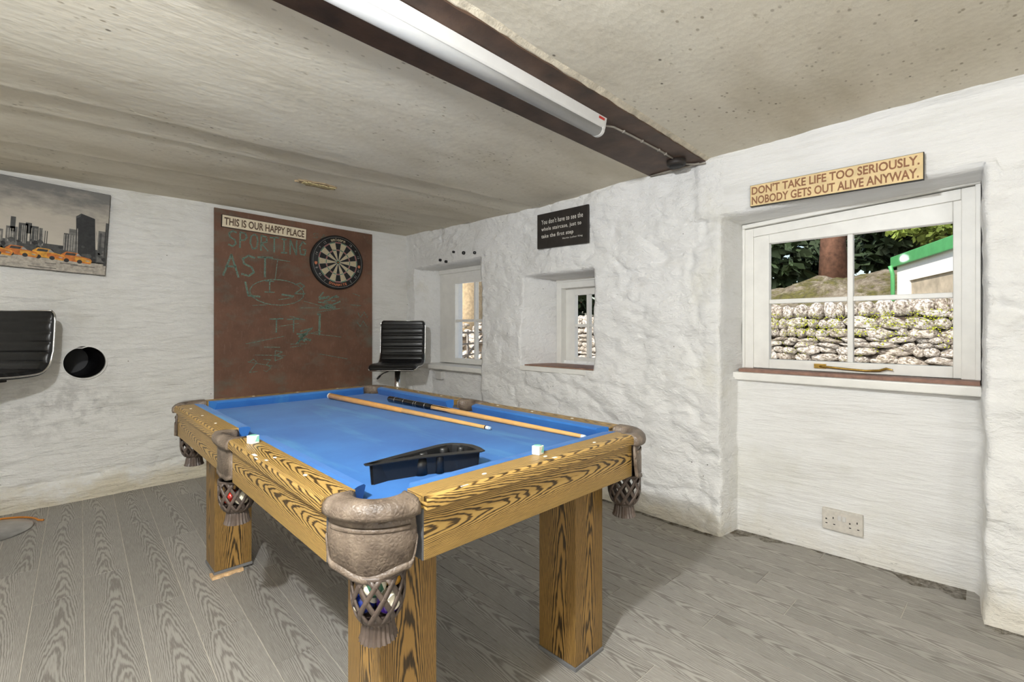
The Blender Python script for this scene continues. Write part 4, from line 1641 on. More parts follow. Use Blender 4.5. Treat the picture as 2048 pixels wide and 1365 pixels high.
mb = MB()
chalk_word(mb, 'SPORTING', 0.985, 1.655, 0.062, 0.115, 0.010, 0.012, -0.002)
chalk_word(mb, 'AST', 0.955, 1.44, 0.105, 0.155, 0.010, 0.014, 0.004)
strokes(mb, [[(1.20, 1.60), (1.42, 1.585)], [(1.33, 1.60), (1.31, 1.44)]], 0.006, BF - 0.0004)
tag(mb.build('chalk_writing', 'chalk', board, recalc=False), kind='stuff')
mb = MB()
random.seed(21)
ell = [(1.33 + 0.20 * math.cos(a), 1.335 + 0.10 * math.sin(a)) for a in [i * 0.3 for i in range(22)]]
strokes(mb, [ell], 0.007, BF - 0.0004)
chalk_word(mb, 'I2', 1.22, 1.33, 0.10, 0.09, 0.13, 0.009)
strokes(mb, [[(1.10, 1.40), (1.12, 1.30), (1.20, 1.295)], [(1.36, 1.32), (1.45, 1.31)]], 0.014, BF - 0.0004)
strokes(mb, [[(1.64, 1.17), (1.66, 1.17), (1.655, 1.0)]], 0.018, BF - 0.0004)
chalk_word(mb, 'TT', 1.27, 1.02, 0.10, 0.11, 0.03, 0.010)
for k in range(14):
    x, z = 1.66 + random.uniform(-0.03, 0.12), 1.28 + random.uniform(-0.06, 0.05)
    strokes(mb, [[(x, z), (x + random.uniform(0.03, 0.09), z + random.uniform(-0.02, 0.05))]], 0.012, BF - 0.0004)
for k in range(10):
    x, z = 1.50 + random.uniform(-0.03, 0.05), 0.98 + random.uniform(-0.06, 0.05)
    strokes(mb, [[(x, z), (x + random.uniform(0.02, 0.08), z + random.uniform(-0.05, 0.07))]], 0.013, BF - 0.0004)
for k in range(16):
    x, z = random.uniform(1.05, 1.75), random.uniform(0.75, 1.3)
    d = random.uniform(-0.25, 0.25)
    L_ = random.uniform(0.08, 0.28)
    strokes(mb, [[(x, z), (x + L_, z + L_ * d)]], 0.005, BF - 0.0004)
strokes(mb, [[(1.95, 1.36), (2.02, 1.34)], [(1.93, 1.26), (2.03, 1.255)], [(2.0, 1.19), (2.02, 1.15), (2.06, 1.2), (2.09, 1.15)], [(1.99, 1.11), (2.02, 1.07), (2.05, 1.12), (2.09, 1.06)]], 0.006, BF - 0.0004)
chalk_word(mb, 'B', 1.30, 0.80, 0.09, 0.08, 0.02, 0.006)
chalk_word(mb, '23', 1.12, 0.72, 0.07, 0.10, 0.03, 0.005)
chalk_word(mb, 'SA', 1.60, 1.80, 0.05, 0.04, 0.02, 0.004)
tag(mb.build('chalk_scribble', 'chalk', board, recalc=False), kind='stuff')

# sign: this is our happy place
tilt = math.radians(-1.7)
sg = empty('wall_sign', (0.940, BF - 0.001, 1.788), 'pale sign reading THIS IS OUR HAPPY PLACE on the chalkboard', 'sign')
sg.rotation_euler = (0, -tilt, 0)
mb = MB()
mb.box(0, 0.604, -0.014, 0, 0, 0.090)
mb.build('board', 'sign_edge', sg, bevel=0.001)
mb = MB()
mb.box(0.004, 0.600, -0.0150, -0.0138, 0.003, 0.087)
mb.build('painted_face', 'sign_face_pale', sg)
mb = MB()
put_text(mb, 'THIS IS OUR HAPPY PLACE', 0.570, 0.056, (0.016, -0.0156, 0.017), (1, 0, 0), (0, 0, 1), bold=0.024)
mb.build('lettering', 'sign_dark_ink', sg, recalc=False)

# dartboard
DC = (1.800, 1.613)
DRAD = 0.228
plain('dart_black', rgb(22, 21, 21), 0.7)
plain('dart_cream', rgb(186, 172, 142), 0.85, var=0.12, scale=60)
plain('dart_red', rgb(150, 62, 56), 0.8)
plain('dart_green', rgb(52, 108, 72), 0.8)
plain('dart_orange', rgb(196, 120, 84), 0.7)
plain('dart_wire', (0.6, 0.6, 0.58), 0.35, 0.9)
db = empty('dartboard', (DC[0], BF - 0.001, DC[1]), 'round black and cream dartboard hung on the chalkboard', 'dartboard')
mb = MB()
Mr = Matrix.Rotation(math.pi / 2, 4, 'X')   # lathe axis z -> -y
mb.lathe([(0.0, 0.0), (DRAD - 0.004, 0.0), (DRAD, 0.004), (DRAD, 0.032), (DRAD - 0.004, 0.036), (0.0, 0.036)], 72, M=Mr)
mb.build('body', 'dart_black', db)


def sector(mb, r0, r1, a0, a1, y, mi, n=4):
    vs = []
    for i in range(n + 1):
        a = a0 + (a1 - a0) * i / n
        for r in (r0, r1):
            vs.append((r * math.sin(a), y, r * math.cos(a)))
    mb.add(vs, [(2 * i, 2 * i + 1, 2 * i + 3, 2 * i + 2) for i in range(n)], mi)


RD, RT = 0.170, 0.107
seg_me = {}
for k in range(20):
    mb = MB()
    a0, a1 = -math.pi / 20, math.pi / 20
    dark = (k % 2 == 0)
    y = -0.0368
    sector(mb, 0.016, RT - 0.008, a0, a1, y, 0)
    sector(mb, RT, RD - 0.008, a0, a1, y, 0)
    sector(mb, RT - 0.008, RT, a0, a1, y, 1)
    sector(mb, RD - 0.008, RD, a0, a1, y, 1)
    key = dark
    if key not in seg_me:
        seg_me[key] = mb.mesh('segment', ['dart_black', 'dart_red'] if dark else ['dart_cream', 'dart_green'], recalc=False)
    inst(seg_me[key], 'segment', db, (0, 0, 0), (0, k * math.pi / 10, 0))
mb = MB()
sector(mb, 0.0, 0.0075, 0, 2 * math.pi, -0.0372, 1, 24)
sector(mb, 0.0075, 0.016, 0, 2 * math.pi, -0.0371, 0, 24)
mb.build('bullseye', ['dart_green', 'dart_red'], db, recalc=False)
mb = MB()
for r in (0.016, RT - 0.008, RT, RD - 0.008, RD, 0.212):
    sector(mb, r - 0.0008, r + 0.0008, 0, 2 * math.pi, -0.0380, 0, 64)
for k in range(20):
    a = (k + 0.5) * math.pi / 10
    d = 0.0006
    vs = [(r * math.sin(a) + s * d * math.cos(a), -0.0379, r * math.cos(a) - s * d * math.sin(a)) for r in (0.016, RD) for s in (-1, 1)]
    mb.add(vs, [(0, 1, 3, 2)])
mb.build('wire', 'dart_wire', db, recalc=False)


def arc_text(mb, txt, r, ang0, dang, size, y, mi=0, flip=False, bold=0.0):
    n = len(txt)
    for i, ch in enumerate(txt):
        if ch == ' ':
            continue
        a = ang0 + dang * (i - (n - 1) / 2)
        er = Vector((math.sin(a), 0, math.cos(a)))
        et = Vector((math.cos(a), 0, -math.sin(a)))
        if flip:
            er, et = -er, -et
        vs, fs = text_data(ch, size, bold)
        x0, x1 = min(p[0] for p in vs), max(p[0] for p in vs)
        base = Vector((r * math.sin(a), y, r * math.cos(a)))
        mb.add([base + et * (p[0] - (x0 + x1) / 2) + er * (p[1] - size * 0.33) for p in vs], fs, mi)


mb = MB()
arc_text(mb, 'unicorn', 0.192, 0.0, 0.098, 0.036, -0.0382, bold=0.001)
mb.build('lettering', 'dart_cream', db, recalc=False)
mb = MB()
arc_text(mb, 'DYNAMITE', 0.191, math.pi, -0.105, 0.028, -0.0382, flip=True, bold=0.001)
mb.build('lettering', 'dart_orange', db, recalc=False)
for s in (-1, 1):
    mb = MB()
    a = s * (math.pi / 2 + 0.12)
    cx, cz = 0.190 * math.sin(a), 0.190 * math.cos(a)
    mb.add([(cx - 0.010, -0.0381, cz + 0.013), (cx + 0.010, -0.0381, cz + 0.013), (cx + 0.012, -0.0381, cz - 0.002), (cx, -0.0381, cz - 0.014), (cx - 0.012, -0.0381, cz - 0.002)], [(0, 1, 2, 3, 4)])
    mb.build('shield_mark', 'dart_orange', db, recalc=False)
order = [20, 1, 18, 4, 13, 6, 10, 15, 2, 17, 3, 19, 7, 16, 8, 11, 14, 9, 12, 5]
for k, nme in enumerate(order):
    if k in (0, 1, 19, 9, 10, 11, 5, 15):
        continue
    a = k * math.pi / 10
    vs, fs = text_data(str(nme), 0.028)
    xm = (min(p[0] for p in vs) + max(p[0] for p in vs)) / 2
    er = Vector((math.sin(a), 0, math.cos(a)))
    et = Vector((math.cos(a), 0, -math.sin(a)))
    base = er * 0.191 + Vector((0, -0.0381, 0))
    mb = MB()
    mb.add([base + et * (p[0] - xm) + er * (p[1] - 0.009) for p in vs], fs)
    mb.build('number', 'steel_dull', db, recalc=False)

# picture: city skyline canvas
cv = empty('canvas_picture', (0.306, YB - 0.004, 1.382), 'grey city skyline canvas with yellow taxis on the back wall', 'picture')
cv.rotation_euler = (0, math.radians(2.9), 0)
CWd, CHt = 0.68, 0.512
N = NT('canvas_sky')
v = N.coords()
sp = N.n('ShaderNodeSeparateXYZ')
N.l(v, sp.inputs[0])
hgt = N.math('DIVIDE', sp.outputs[2], CHt)
cl = N.noise(N.mapping(v, (3, 1, 7)), 2.5, 5, 0.65)
tt = N.math('ADD', hgt, N.math('MULTIPLY', N.math('SUBTRACT', cl, 0.5), 0.7))
N.col(N.ramp(tt, [(0.1, rgb(150, 144, 134)), (0.3, rgb(188, 180, 166)), (0.62, rgb(176, 168, 155)), (0.95, rgb(110, 108, 104))]))
N.rough(0.7)
for nm, c_ in (('canvas_black', (44, 44, 44)), ('canvas_dark', (72, 72, 70)), ('canvas_grey', (104, 102, 98)), ('canvas_pale', (150, 146, 138)), ('canvas_street', (168, 160, 148)), ('taxi_yellow', (206, 148, 56)), ('taxi_orange', (190, 110, 48)), ('taxi_glass', (60, 58, 56)), ('canvas_edge', (60, 56, 52))):
    plain(nm, rgb(*c_), 0.75, var=0.3, scale=60)
mb = MB()
mb.box(-CWd, 0, -0.022, 0, 0, CHt)
mb.build('stretcher', 'canvas_edge', cv, bevel=0.002)
mb = MB()
mb.add([(-CWd + .002, -0.0224, 0.002), (-0.002, -0.0224, 0.002), (-0.002, -0.0224, CHt - 0.002), (-CWd + .002, -0.0224, CHt - 0.002)], [(0, 1, 2, 3)])
mb.build('printed_canvas', 'canvas_sky', cv, recalc=False)


def flatp(mb, pts, mi, lay):
    mb.add([(a, -0.0225 - 0.0002 * lay, b) for a, b in pts], [tuple(range(len(pts)))], mi)


def rect(a, b, c, d):
    return [(a, c), (b, c), (b, d), (a, d)]


cm = ['canvas_black', 'canvas_dark', 'canvas_grey', 'canvas_pale', 'canvas_street']
mb = MB()
flatp(mb, rect(-CWd + .002, -0.002, 0.002, 0.075), 4, 1)
flatp(mb, rect(-CWd + .002, -0.002, 0.070, 0.155), 1, 1)
random.seed(4)
x = -CWd + 0.004
while x < -0.30:
    ww = random.uniform(0.03, 0.06)
    h_ = random.uniform(0.20, 0.27)
    flatp(mb, rect(x, min(x + ww, -0.29), 0.10, h_), random.choice((1, 2, 2)), 2)
    for k in range(4):
        flatp(mb, rect(x + ww * (0.15 + 0.2 * k), x + ww * (0.24 + 0.2 * k), 0.14, h_ - 0.012), random.choice((1, 3)), 3)
    x += ww + random.uniform(0.0, 0.012)
for (a, b, h_) in ((-0.42, -0.40, 0.285), (-0.36, -0.335, 0.262)):
    flatp(mb, rect(a, b, 0.2, h_), 1, 2)
flatp(mb, rect(-0.200, -0.165, 0.10, 0.232), 1, 2)
flatp(mb, rect(-0.178, -0.142, 0.10, 0.262), 2, 3)
for k in range(5):
    flatp(mb, rect(-0.198 + 0.011 * k, -0.194 + 0.011 * k, 0.13, 0.225), 3, 4)
flatp(mb, [(-0.138, 0.075), (-0.050, 0.075), (-0.066, 0.345), (-0.130, 0.365), (-0.152, 0.342)], 0, 5)
flatp(mb, [(-0.150, 0.330), (-0.132, 0.345), (-0.128, 0.365), (-0.152, 0.343)], 1, 6)
flatp(mb, [(-0.138, 0.10), (-0.134, 0.10), (-0.140, 0.27), (-0.144, 0.27)], 3, 6)
flatp(mb, [(-0.050, 0.205), (-0.046, 0.205), (-0.056, 0.27), (-0.058, 0.27)], 3, 6)
flatp(mb, rect(-0.046, -0.012, 0.08, 0.275), 2, 2)
flatp(mb, rect(-0.040, -0.030, 0.12, 0.262), 1, 3)
flatp(mb, rect(-0.014, -0.002, 0.06, 0.33), 1, 2)
for k in range(60):     # bare trees in front of the buildings
    a, b = random.uniform(-CWd + 0.02, -0.01), random.uniform(0.085, 0.165)
    s = random.uniform(0.008, 0.02)
    flatp(mb, [(a + s * random.uniform(.5, 1) * math.cos(t_), b + s * random.uniform(.5, 1) * math.sin(t_)) for t_ in [i * math.pi / 3.5 for i in range(7)]], random.choice((0, 1, 1)), 7 + (k % 5) * 0.2)
mb.build('printed_skyline', cm, cv, recalc=False)
taxi_mats = ['taxi_yellow', 'taxi_orange', 'taxi_glass', 'canvas_pale', 'canvas_black']
mb = MB()
for i, (tx_, tz, sc_) in enumerate(((-0.145, 0.072, 1.0), (-0.265, 0.076, 1.0), (-0.375, 0.076, 0.95), (-0.48, 0.072, 1.0), (-0.60, 0.072, 1.0))):
    ly_ = 9 + i
    f_ = lambda pts: [(tx_ + a * sc_, tz + b * sc_) for a, b in pts]
    flatp(mb, f_([(-0.06, 0.0), (0.07, -0.012), (0.078, 0.008), (0.07, 0.022), (0.03, 0.030), (0.012, 0.048), (-0.04, 0.050), (-0.062, 0.030)]), 0 if i % 2 else 1, ly_)
    flatp(mb, f_([(0.0, 0.004), (0.074, -0.006), (0.074, 0.012), (0.03, 0.024), (0.0, 0.024)]), 1 if i % 2 else 0, ly_ + 0.3)
    flatp(mb, f_([(-0.045, 0.030), (0.0, 0.030), (0.004, 0.044), (-0.038, 0.045)]), 2, ly_ + 0.5)
    flatp(mb, f_([(0.005, 0.030), (0.03, 0.030), (0.016, 0.044), (0.008, 0.045)]), 3, ly_ + 0.5)
    for wx in (-0.036, 0.022):
        flatp(mb, f_([(wx + 0.012 * math.cos(t_), -0.002 + 0.012 * math.sin(t_)) for t_ in [k * math.pi / 5 for k in range(10)]]), 4, ly_ + 0.6)
    flatp(mb, f_([(0.05, 0.004), (0.066, 0.002), (0.066, 0.008), (0.05, 0.011)]), 3, ly_ + 0.6)
for k in range(14):
    a = random.uniform(-CWd + 0.02, -0.12)
    b = random.uniform(0.01, 0.05)
    flatp(mb, rect(a, a + random.uniform(0.04, 0.12), b, b + 0.003), random.choice((2, 3)), 8)
mb.build('printed_taxis', taxi_mats, cv, recalc=False)

# pipe through the back wall
pp = empty('wall_pipe', (HC[0], YB, HC[1]), 'round open flue pipe set into the white back wall', 'pipe')
mb = MB()
n = 48
dent = lambda a: 1 - 0.11 * math.exp(-((a - math.pi * 0.55) / 0.20) ** 2)
rings = []
for (r, y) in ((HR + 0.003, 0.05), (HR + 0.003, -0.012), (HR - 0.001, -0.014), (HR - 0.003, -0.012), (HR - 0.003, 0.06)):
    rings.append([(r * math.cos(2 * math.pi * i / n) * dent(2 * math.pi * i / n) ** 0.3, y, r * math.sin(2 * math.pi * i / n) * dent(2 * math.pi * i / n)) for i in range(n)])
mb.loft(rings, caps=False)
mb.build('rim', 'white_gloss', pp)
mb = MB()
rings = []
for (r, y, dx, dz_) in ((HR - 0.002, -0.006, 0, 0), (HR - 0.004, 0.10, 0.0, 0), (HR - 0.010, 0.105, 0, 0), (HR - 0.010, 0.20, -0.02, 0.0), (HR - 0.012, 0.42, -0.05, 0.0)):
    rings.append([(dx + r * math.cos(2 * math.pi * i / n), y, dz_ + r * math.sin(2 * math.pi * i / n) * (dent(2 * math.pi * i / n) if y < 0.05 else 1)) for i in range(n)])
mb.loft(rings, caps=False)
vs = rings[-1]
mb.add(vs, [tuple(range(n))])
mb.build('inner_tube', 'pipe_black', pp, recalc=False)

# ================================================================== RIGHT WALL THINGS
# sign over the near window
sg = empty('wall_sign', (2.394, 0.763, 1.627), "two-line tan sign DON'T TAKE LIFE TOO SERIOUSLY above the near window", 'sign')
mb = MB()
# local: along -y is reading direction
mb.prism([(0, 0), (-0.621, -0.008), (-0.621, 0.098), (0, 0.100)], -0.018, 0.0, axis='X')
mb.build('board', 'sign_edge', sg, bevel=0.001)
mb = MB()
mb.prism([(-0.002, 0.002), (-0.618, -0.005), (-0.618, 0.096), (-0.002, 0.098)], -0.0192, -0.0178, axis='X')
mb.build('painted_face', 'sign_face_tan', sg)
mb = MB()
put_text(mb, "DON'T TAKE LIFE TOO SERIOUSLY.", 0.600, 0.038, (-0.0198, -0.008, 0.054), (0, -1, -0.004), (0, 0, 1), bold=0.024)
mb.build('lettering', 'sign_brown_ink', sg, recalc=False)
mb = MB()
put_text(mb, "NOBODY GETS OUT ALIVE ANYWAY.", 0.598, 0.038, (-0.0198, -0.008, 0.008), (0, -1, -0.010), (0, 0, 1), bold=0.024)
mb.build('lettering', 'sign_brown_ink', sg, recalc=False)

# slate quote
sg = empty('wall_sign', (2.430, 2.148, 1.597), 'dark slate sign with a white typewriter quote above the small window', 'sign')
mb = MB()
mb.prism([(0, 0), (-0.425, -0.010), (-0.425, 0.232), (0, 0.235)], -0.010, 0.006, axis='X')
mb.build('slate', 'slate_black', sg, bevel=0.004)
mb = MB()
put_text(mb, "You don't have to see the", 0.345, 0.033, (-0.0108, -0.040, 0.160), (0, -1, -0.004), (0, 0, 1), bold=0.014, spacing=1.15)
mb.build('lettering', 'ink_white', sg, recalc=False)
mb = MB()
put_text(mb, "whole staircase, just to", 0.332, 0.033, (-0.0108, -0.040, 0.108), (0, -1, -0.004), (0, 0, 1), bold=0.014, spacing=1.15)
mb.build('lettering', 'ink_white', sg, recalc=False)
mb = MB()
put_text(mb, "take the first step", 0.270, 0.033, (-0.0108, -0.040, 0.060), (0, -1, -0.004), (0, 0, 1), bold=0.018, spacing=1.15)
mb.build('lettering', 'ink_white', sg, recalc=False)
mb = MB()
put_text(mb, "Martin Luther King", 0.160, 0.014, (-0.0108, -0.222, 0.036), (0, -1, -0.004), (0, 0, 1), bold=0.012, spacing=1.1)
mb.build('lettering', 'ink_white', sg, recalc=False)

# double socket low in the niche
so = empty('wall_socket', (2.592, 0.437, 0.168), 'grubby white double socket low on the niche wall', 'socket')
mb = MB()
mb.box(-0.012, 0.02, -0.077, 0.077, -0.048, 0.048)
mb.build('plate', 'socket_white', so, bevel=0.004)
for s in (-1, 1):
    c0 = s * 0.045
    mb = MB()
    mb.box(-0.0126, -0.0118, c0 - 0.014, c0 - 0.010, 0.006, 0.015)
    mb.build('pin_slot', 'slot_black', so)
    mb = MB()
    mb.box(-0.0126, -0.0118, c0 + 0.012, c0 + 0.018, -0.002, 0.004)
    mb.build('pin_slot', 'slot_black', so)
    mb = MB()
    mb.box(-0.0126, -0.0118, c0 - 0.020, c0 - 0.012, -0.020, -0.016)
    mb.build('pin_slot', 'slot_black', so)
    mb = MB()
    mb.box(-0.0126, -0.0118, c0 + 0.010, c0 + 0.018, -0.020, -0.016)
    mb.build('pin_slot', 'slot_black', so)
for s in (-1, 1):
    mb = MB()
    mb.box(-0.016, -0.012, s * 0.009 - 0.0065, s * 0.009 + 0.0065, 0.004, 0.026)
    mb.build('switch', 'white_plastic', so, bevel=0.0015)

# junction box and oil-filled radiator under the far window
o = empty('junction_box', (2.592, 3.47, 0.628), 'small white box on the wall under the far window sill', 'junction box')
mb = MB()
mb.box(-0.03, 0.012, -0.045, 0.045, -0.035, 0.037)
mb.build('cover', 'white_plastic', o, bevel=0.004)
mb = MB()
mb.box(-0.0315, -0.029, -0.035, 0.035, -0.027, 0.029)
mb.build('lid', 'white_plastic', o, bevel=0.001)

rd = empty('oil_radiator', (2.43, 3.36, 0), 'white finned oil radiator half hidden behind the pool table', 'radiator')
mb = MB()
for k in range(9):
    y = -0.27 + k * 0.062
    m_ = MB()
    prof = [(-0.065, 0.10), (0.065, 0.10), (0.072, 0.13), (0.072, 0.455), (0.05, 0.482), (-0.05, 0.482), (-0.072, 0.455), (-0.072, 0.13)]
    m_.prism(prof, y - 0.010, y + 0.010, axis='Y')
    m_.build('fin', 'radiator_white', rd, bevel=0.006)
m_ = MB()
m_.box(-0.07, 0.07, -0.335, -0.300, 0.09, 0.475)
m_.build('control_box', 'black_plastic', rd, bevel=0.006)
for zt_ in (0.15, 0.43):
    m_ = MB()
    m_.tube([(0, -0.31, zt_), (0, 0.235, zt_)], 0.014, 10)
    m_.build('header_pipe', 'radiator_white', rd)
for y in (-0.24, 0.20):
    m_ = MB()
    m_.box(-0.10, 0.10, y - 0.012, y + 0.012, 0.045, 0.062)
    m_.box(-0.012, 0.012, y - 0.012, y + 0.012, 0.062, 0.11)
    f_ = m_.build('foot', 'dark_metal', rd)
    for x_ in (-0.085, 0.085):
        m_ = MB()
        m_.lathe([(0.0, -0.012), (0.018, -0.012), (0.0225, -0.008), (0.0225, 0.008), (0.018, 0.012), (0.0, 0.012)], 20, M=Matrix.Translation((x_, y, 0.0225)) @ Matrix.Rotation(math.pi / 2, 4, 'X'))
        m_.build('castor', 'black_plastic', f_)

# drill holes in the far lintel
mb = MB()
for (y, z, r) in ((3.342, 1.652, 0.012), (3.256, 1.630, 0.012), (3.146, 1.700, 0.010), (3.007, 1.676, 0.014), (2.862, 1.66, 0.012)):
    x0 = 2.412 + 0.034 * (y - 0.9)
    mb.lathe([(r, -0.02), (r, 0.0145), (r * 0.9, 0.0145), (r * 0.85, -0.015), (0.0, -0.015)], 12, M=Matrix.Translation((x0, y, z)) @ Matrix.Rotation(-math.pi / 2, 4, 'Y'))
o = mb.build('drill_hole', 'slot_black', wr)

# ================================================================== CEILING THINGS
# fluorescent batten fixed under the beam
LX0, LX1 = 0.10, 1.628
fl = empty('fluorescent_batten', ((LX0 + LX1) / 2, 1.107, BZ), 'long white fluorescent batten light fixed under the dark beam', 'light fitting')
ex = (LX1 - LX0) / 2
yb0 = 1.107


def yz(pts):
    return [(y - yb0, z - BZ) for y, z in pts]


mb = MB()
mb.prism(yz([(1.066, 1.9045), (1.074, 1.872), (1.080, 1.866), (1.134, 1.866), (1.140, 1.872), (1.148, 1.9045)]), -ex, ex, axis='X')
mb.build('body', 'white_plastic', fl, bevel=0.0015)
mb = MB()
dp = [(1.080, 1.8655)] + [(1.107 - 0.027 * math.cos(t_), 1.862 - 0.021 * math.sin(t_)) for t_ in [math.pi * k / 14 for k in range(15)]] + [(1.134, 1.8655)]
mb.prism(yz(dp), -ex + 0.004, ex - 0.014, axis='X', smooth=True)
mb.build('diffuser', 'diffuser', fl)
for (a, b) in ((-ex - 0.003, -ex + 0.004), (ex - 0.014, ex + 0.003)):
    mb = MB()
    dp2 = [(1.070, 1.895), (1.076, 1.868)] + [(1.107 - 0.0285 * math.cos(t_), 1.862 - 0.0225 * math.sin(t_)) for t_ in [math.pi * k / 14 for k in range(15)]] + [(1.138, 1.868), (1.144, 1.895)]
    mb.prism(yz(dp2), a, b, axis='X')
    mb.build('end_cap', 'white_plastic', fl, bevel=0.001)
mb = MB()
mb.add([(ex - 0.055, -0.0405, -0.006), (ex - 0.015, -0.0405, -0.006), (ex - 0.015, -0.0386, -0.015), (ex - 0.055, -0.0386, -0.015)], [(0, 1, 2, 3)])
o = mb.build('warning_sticker', 'label_red', fl, recalc=False)
o['label'] = 'tiny red warning sticker'

# cable from the batten to a junction box on the beam
cb = empty('ceiling_cable', (1.63, 1.10, BZ), 'grey cable clipped along the beam from the batten light', 'cable')
mb = MB()
pts = [(0.0, 0.004, -0.022), (0.02, 0.0, -0.012), (0.08, -0.012, -0.0045), (0.22, -0.020, -0.0045), (0.36, -0.022, -0.0045), (0.48, -0.025, -0.0045), (0.60, -0.022, -0.0045)]
mb.tube(pts, 0.0042, 8)
mb.build('wire', 'cable_grey', cb)
mb = MB()
mb.tube([(-0.004, 0.0, -0.024), (0.006, 0.0, -0.024)], 0.011, 14)
mb.build('gland', 'cable_grey', cb)
for (x_, y_) in ((0.15, -0.017), (0.30, -0.0215), (0.45, -0.0245), (0.52, -0.024)):
    m_ = MB()
    m_.box(x_ - 0.004, x_ + 0.004, y_ - 0.008, y_ + 0.006, -0.0095, -0.0003)
    m_.build('clip', 'cable_grey', cb, bevel=0.001)
jb = empty('ceiling_box', (2.285, 1.085, BZ), 'round black junction box on the beam end by the wall', 'junction box')
mb = MB()
mb.lathe([(0.0, -0.028), (0.040, -0.028), (0.046, -0.022), (0.047, -0.0005), (0.0, -0.0005)], 32)
mb.build('box', 'dark_metal', jb)
mb = MB()
mb.lathe([(0.0, -0.032), (0.034, -0.032), (0.036, -0.028), (0.0, -0.028)], 32)
mb.build('lid', 'slot_black', jb)
mb = MB()
mb.tube([(2.315, 1.07, BZ - 0.012), (2.365, 1.055, BZ - 0.006), (2.385, 1.02, BZ - 0.010), (2.392, 0.98, BZ - 0.012)], 0.004, 8)
mb.tube([(2.385, 1.01, BZ - 0.008), (2.388, 1.10, BZ - 0.008), (2.395, 1.20, BZ - 0.007), (2.402, 1.29, BZ - 0.006)], 0.005, 8)
o = mb.build('wall_cable', 'cable_grey')
tag(o, 'pale cable run along the joint of wall and beam', 'cable')

# hanging bulb left of the camera: the room's key light
lb_ = empty('pendant_bulb', (-0.28, 0.48, 1.915), 'bare bulb in a short pendant holder under the ceiling', 'lamp')
mb = MB()
mb.lathe([(0.0, 0.0), (0.045, 0.0), (0.042, -0.018), (0.01, -0.026), (0.0, -0.026)], 24)
mb.build('ceiling_rose', 'white_plastic', lb_)
mb = MB()
mb.tube([(0, 0, -0.024), (0, 0, -0.050)], 0.004, 8)
mb.build('flex', 'white_plastic', lb_)
mb = MB()
mb.lathe([(0.0, -0.048), (0.014, -0.050), (0.019, -0.075), (0.0, -0.075)], 20)
mb.build('holder', 'white_plastic', lb_)
N = NT('bulb_glow')
em = N.n('ShaderNodeEmission')
em.inputs['Color'].default_value = (1, 0.93, 0.82, 1)
em.inputs['Strength'].default_value = 12.0
N.l(em.outputs[0], N.t.nodes['Material Output'].inputs['Surface'])
mb = MB()
mb.lathe([(0.0, -0.158), (0.018, -0.154), (0.029, -0.138), (0.031, -0.122), (0.024, -0.100), (0.014, -0.078), (0.0, -0.076)], 24)
blb = mb.build('bulb', 'bulb_glow', lb_)
ld = bpy.data.lights.new('bulb_light', 'POINT')
ld.energy = KEY_W
ld.shadow_soft_size = 0.035
ld.color = (0.945, 0.975, 1.0)
lo = bpy.data.objects.new('bulb_light', ld)
C.objects.link(lo)
lo.parent = lb_
lo.location = (0, 0, -0.205)

# glowing globe on a pole, added behind the camera to brighten the room
f2 = empty('fill_lamp', (-0.75, -1.3, 0.0), 'unseen glowing globe added behind the camera as fill light', 'lamp')
mb = MB()
mb.lathe([(0.0, 0.03), (0.02, 0.03), (0.13, 0.018), (0.14, 0.004), (0.138, 0.0), (0.0, 0.0)], 36)
mb.build('base', 'dark_metal', f2)
mb = MB()
mb.tube([(0, 0, 0.02), (0, 0, 1.22)], 0.011, 12)
mb.build('pole', 'dark_metal', f2)
N = NT('fill_glow')
em = N.n('ShaderNodeEmission')
em.inputs['Color'].default_value = (0.95, 0.975, 1.0, 1)
GR = 0.13
em.inputs['Strength'].default_value = FILL_W / (math.pi * 4 * math.pi * GR * GR)
N.l(em.outputs[0], N.t.nodes['Material Output'].inputs['Surface'])
mb = MB()
mb.lathe([(GR * math.sin(math.pi * k / 16), 1.35 - GR * math.cos(math.pi * k / 16)) for k in range(17)], 32)
mb.build('globe', 'fill_glow', f2)

# orange cord on the floor by the left stool
mb = MB()
mb.tube([(-0.2015 + 0.215 * math.cos(math.radians(k)), 3.605 + 0.215 * math.sin(math.radians(k)), 0.006) for k in range(150, 8, -10)] + [(0.03, 3.625, 0.006)], 0.005, 8)
o = mb.build('orange_cord', 'orange_cord')
tag(o, 'thin orange cord on the floor beside the stool base', 'cord')

# ================================================================== OUTDOORS
GX = 8.6
# ground
mb = MB()
mb.box(3.0, 30, -14, 30, -0.5, -0.3)
o = mb.build('ground', 'white_path')
o['kind'] = 'structure'


# garden wall of individual stones
gw = empty('garden_wall', (GX, 2.0, -0.3), 'dry stone garden wall with upright coping stones outside the windows', 'wall')
gw.rotation_euler = (0, 0, 0)


def stone_mesh(seed, sx=1, sy=1, sz=1):
    bm = bmesh.new()
    bmesh.ops.create_icosphere(bm, subdivisions=2, radius=1.0)
    rs = random.Random(seed)
    off = Vector((rs.uniform(0, 50), rs.uniform(0, 50), rs.uniform(0, 50)))
    from mathutils import noise
    for v_ in bm.verts:
        d = v_.co.normalized()
        # towards a rounded box
        m_ = max(abs(d.x), abs(d.y), abs(d.z))
        r = 0.62 + 0.38 * (1 / m_) * 0.72
        r *= 1 + 0.42 * noise.noise(d * 1.5 + off) + 0.22 * noise.noise(d * 3.8 + off)
        v_.co = Vector((d.x * r * 0.5, d.y * r * 0.5, d.z * r * 0.5))
    me = bpy.data.meshes.new('stone')
    bm.to_mesh(me)
    bm.free()
    me.materials.append(MATS['stone'])
    me.polygons.foreach_set('use_smooth', [True] * len(me.polygons))
    return me


stones = [stone_mesh(k) for k in range(10)]
random.seed(17)


def wall_top(y):
    return 1.46 - 0.028 * y


cnt = 0
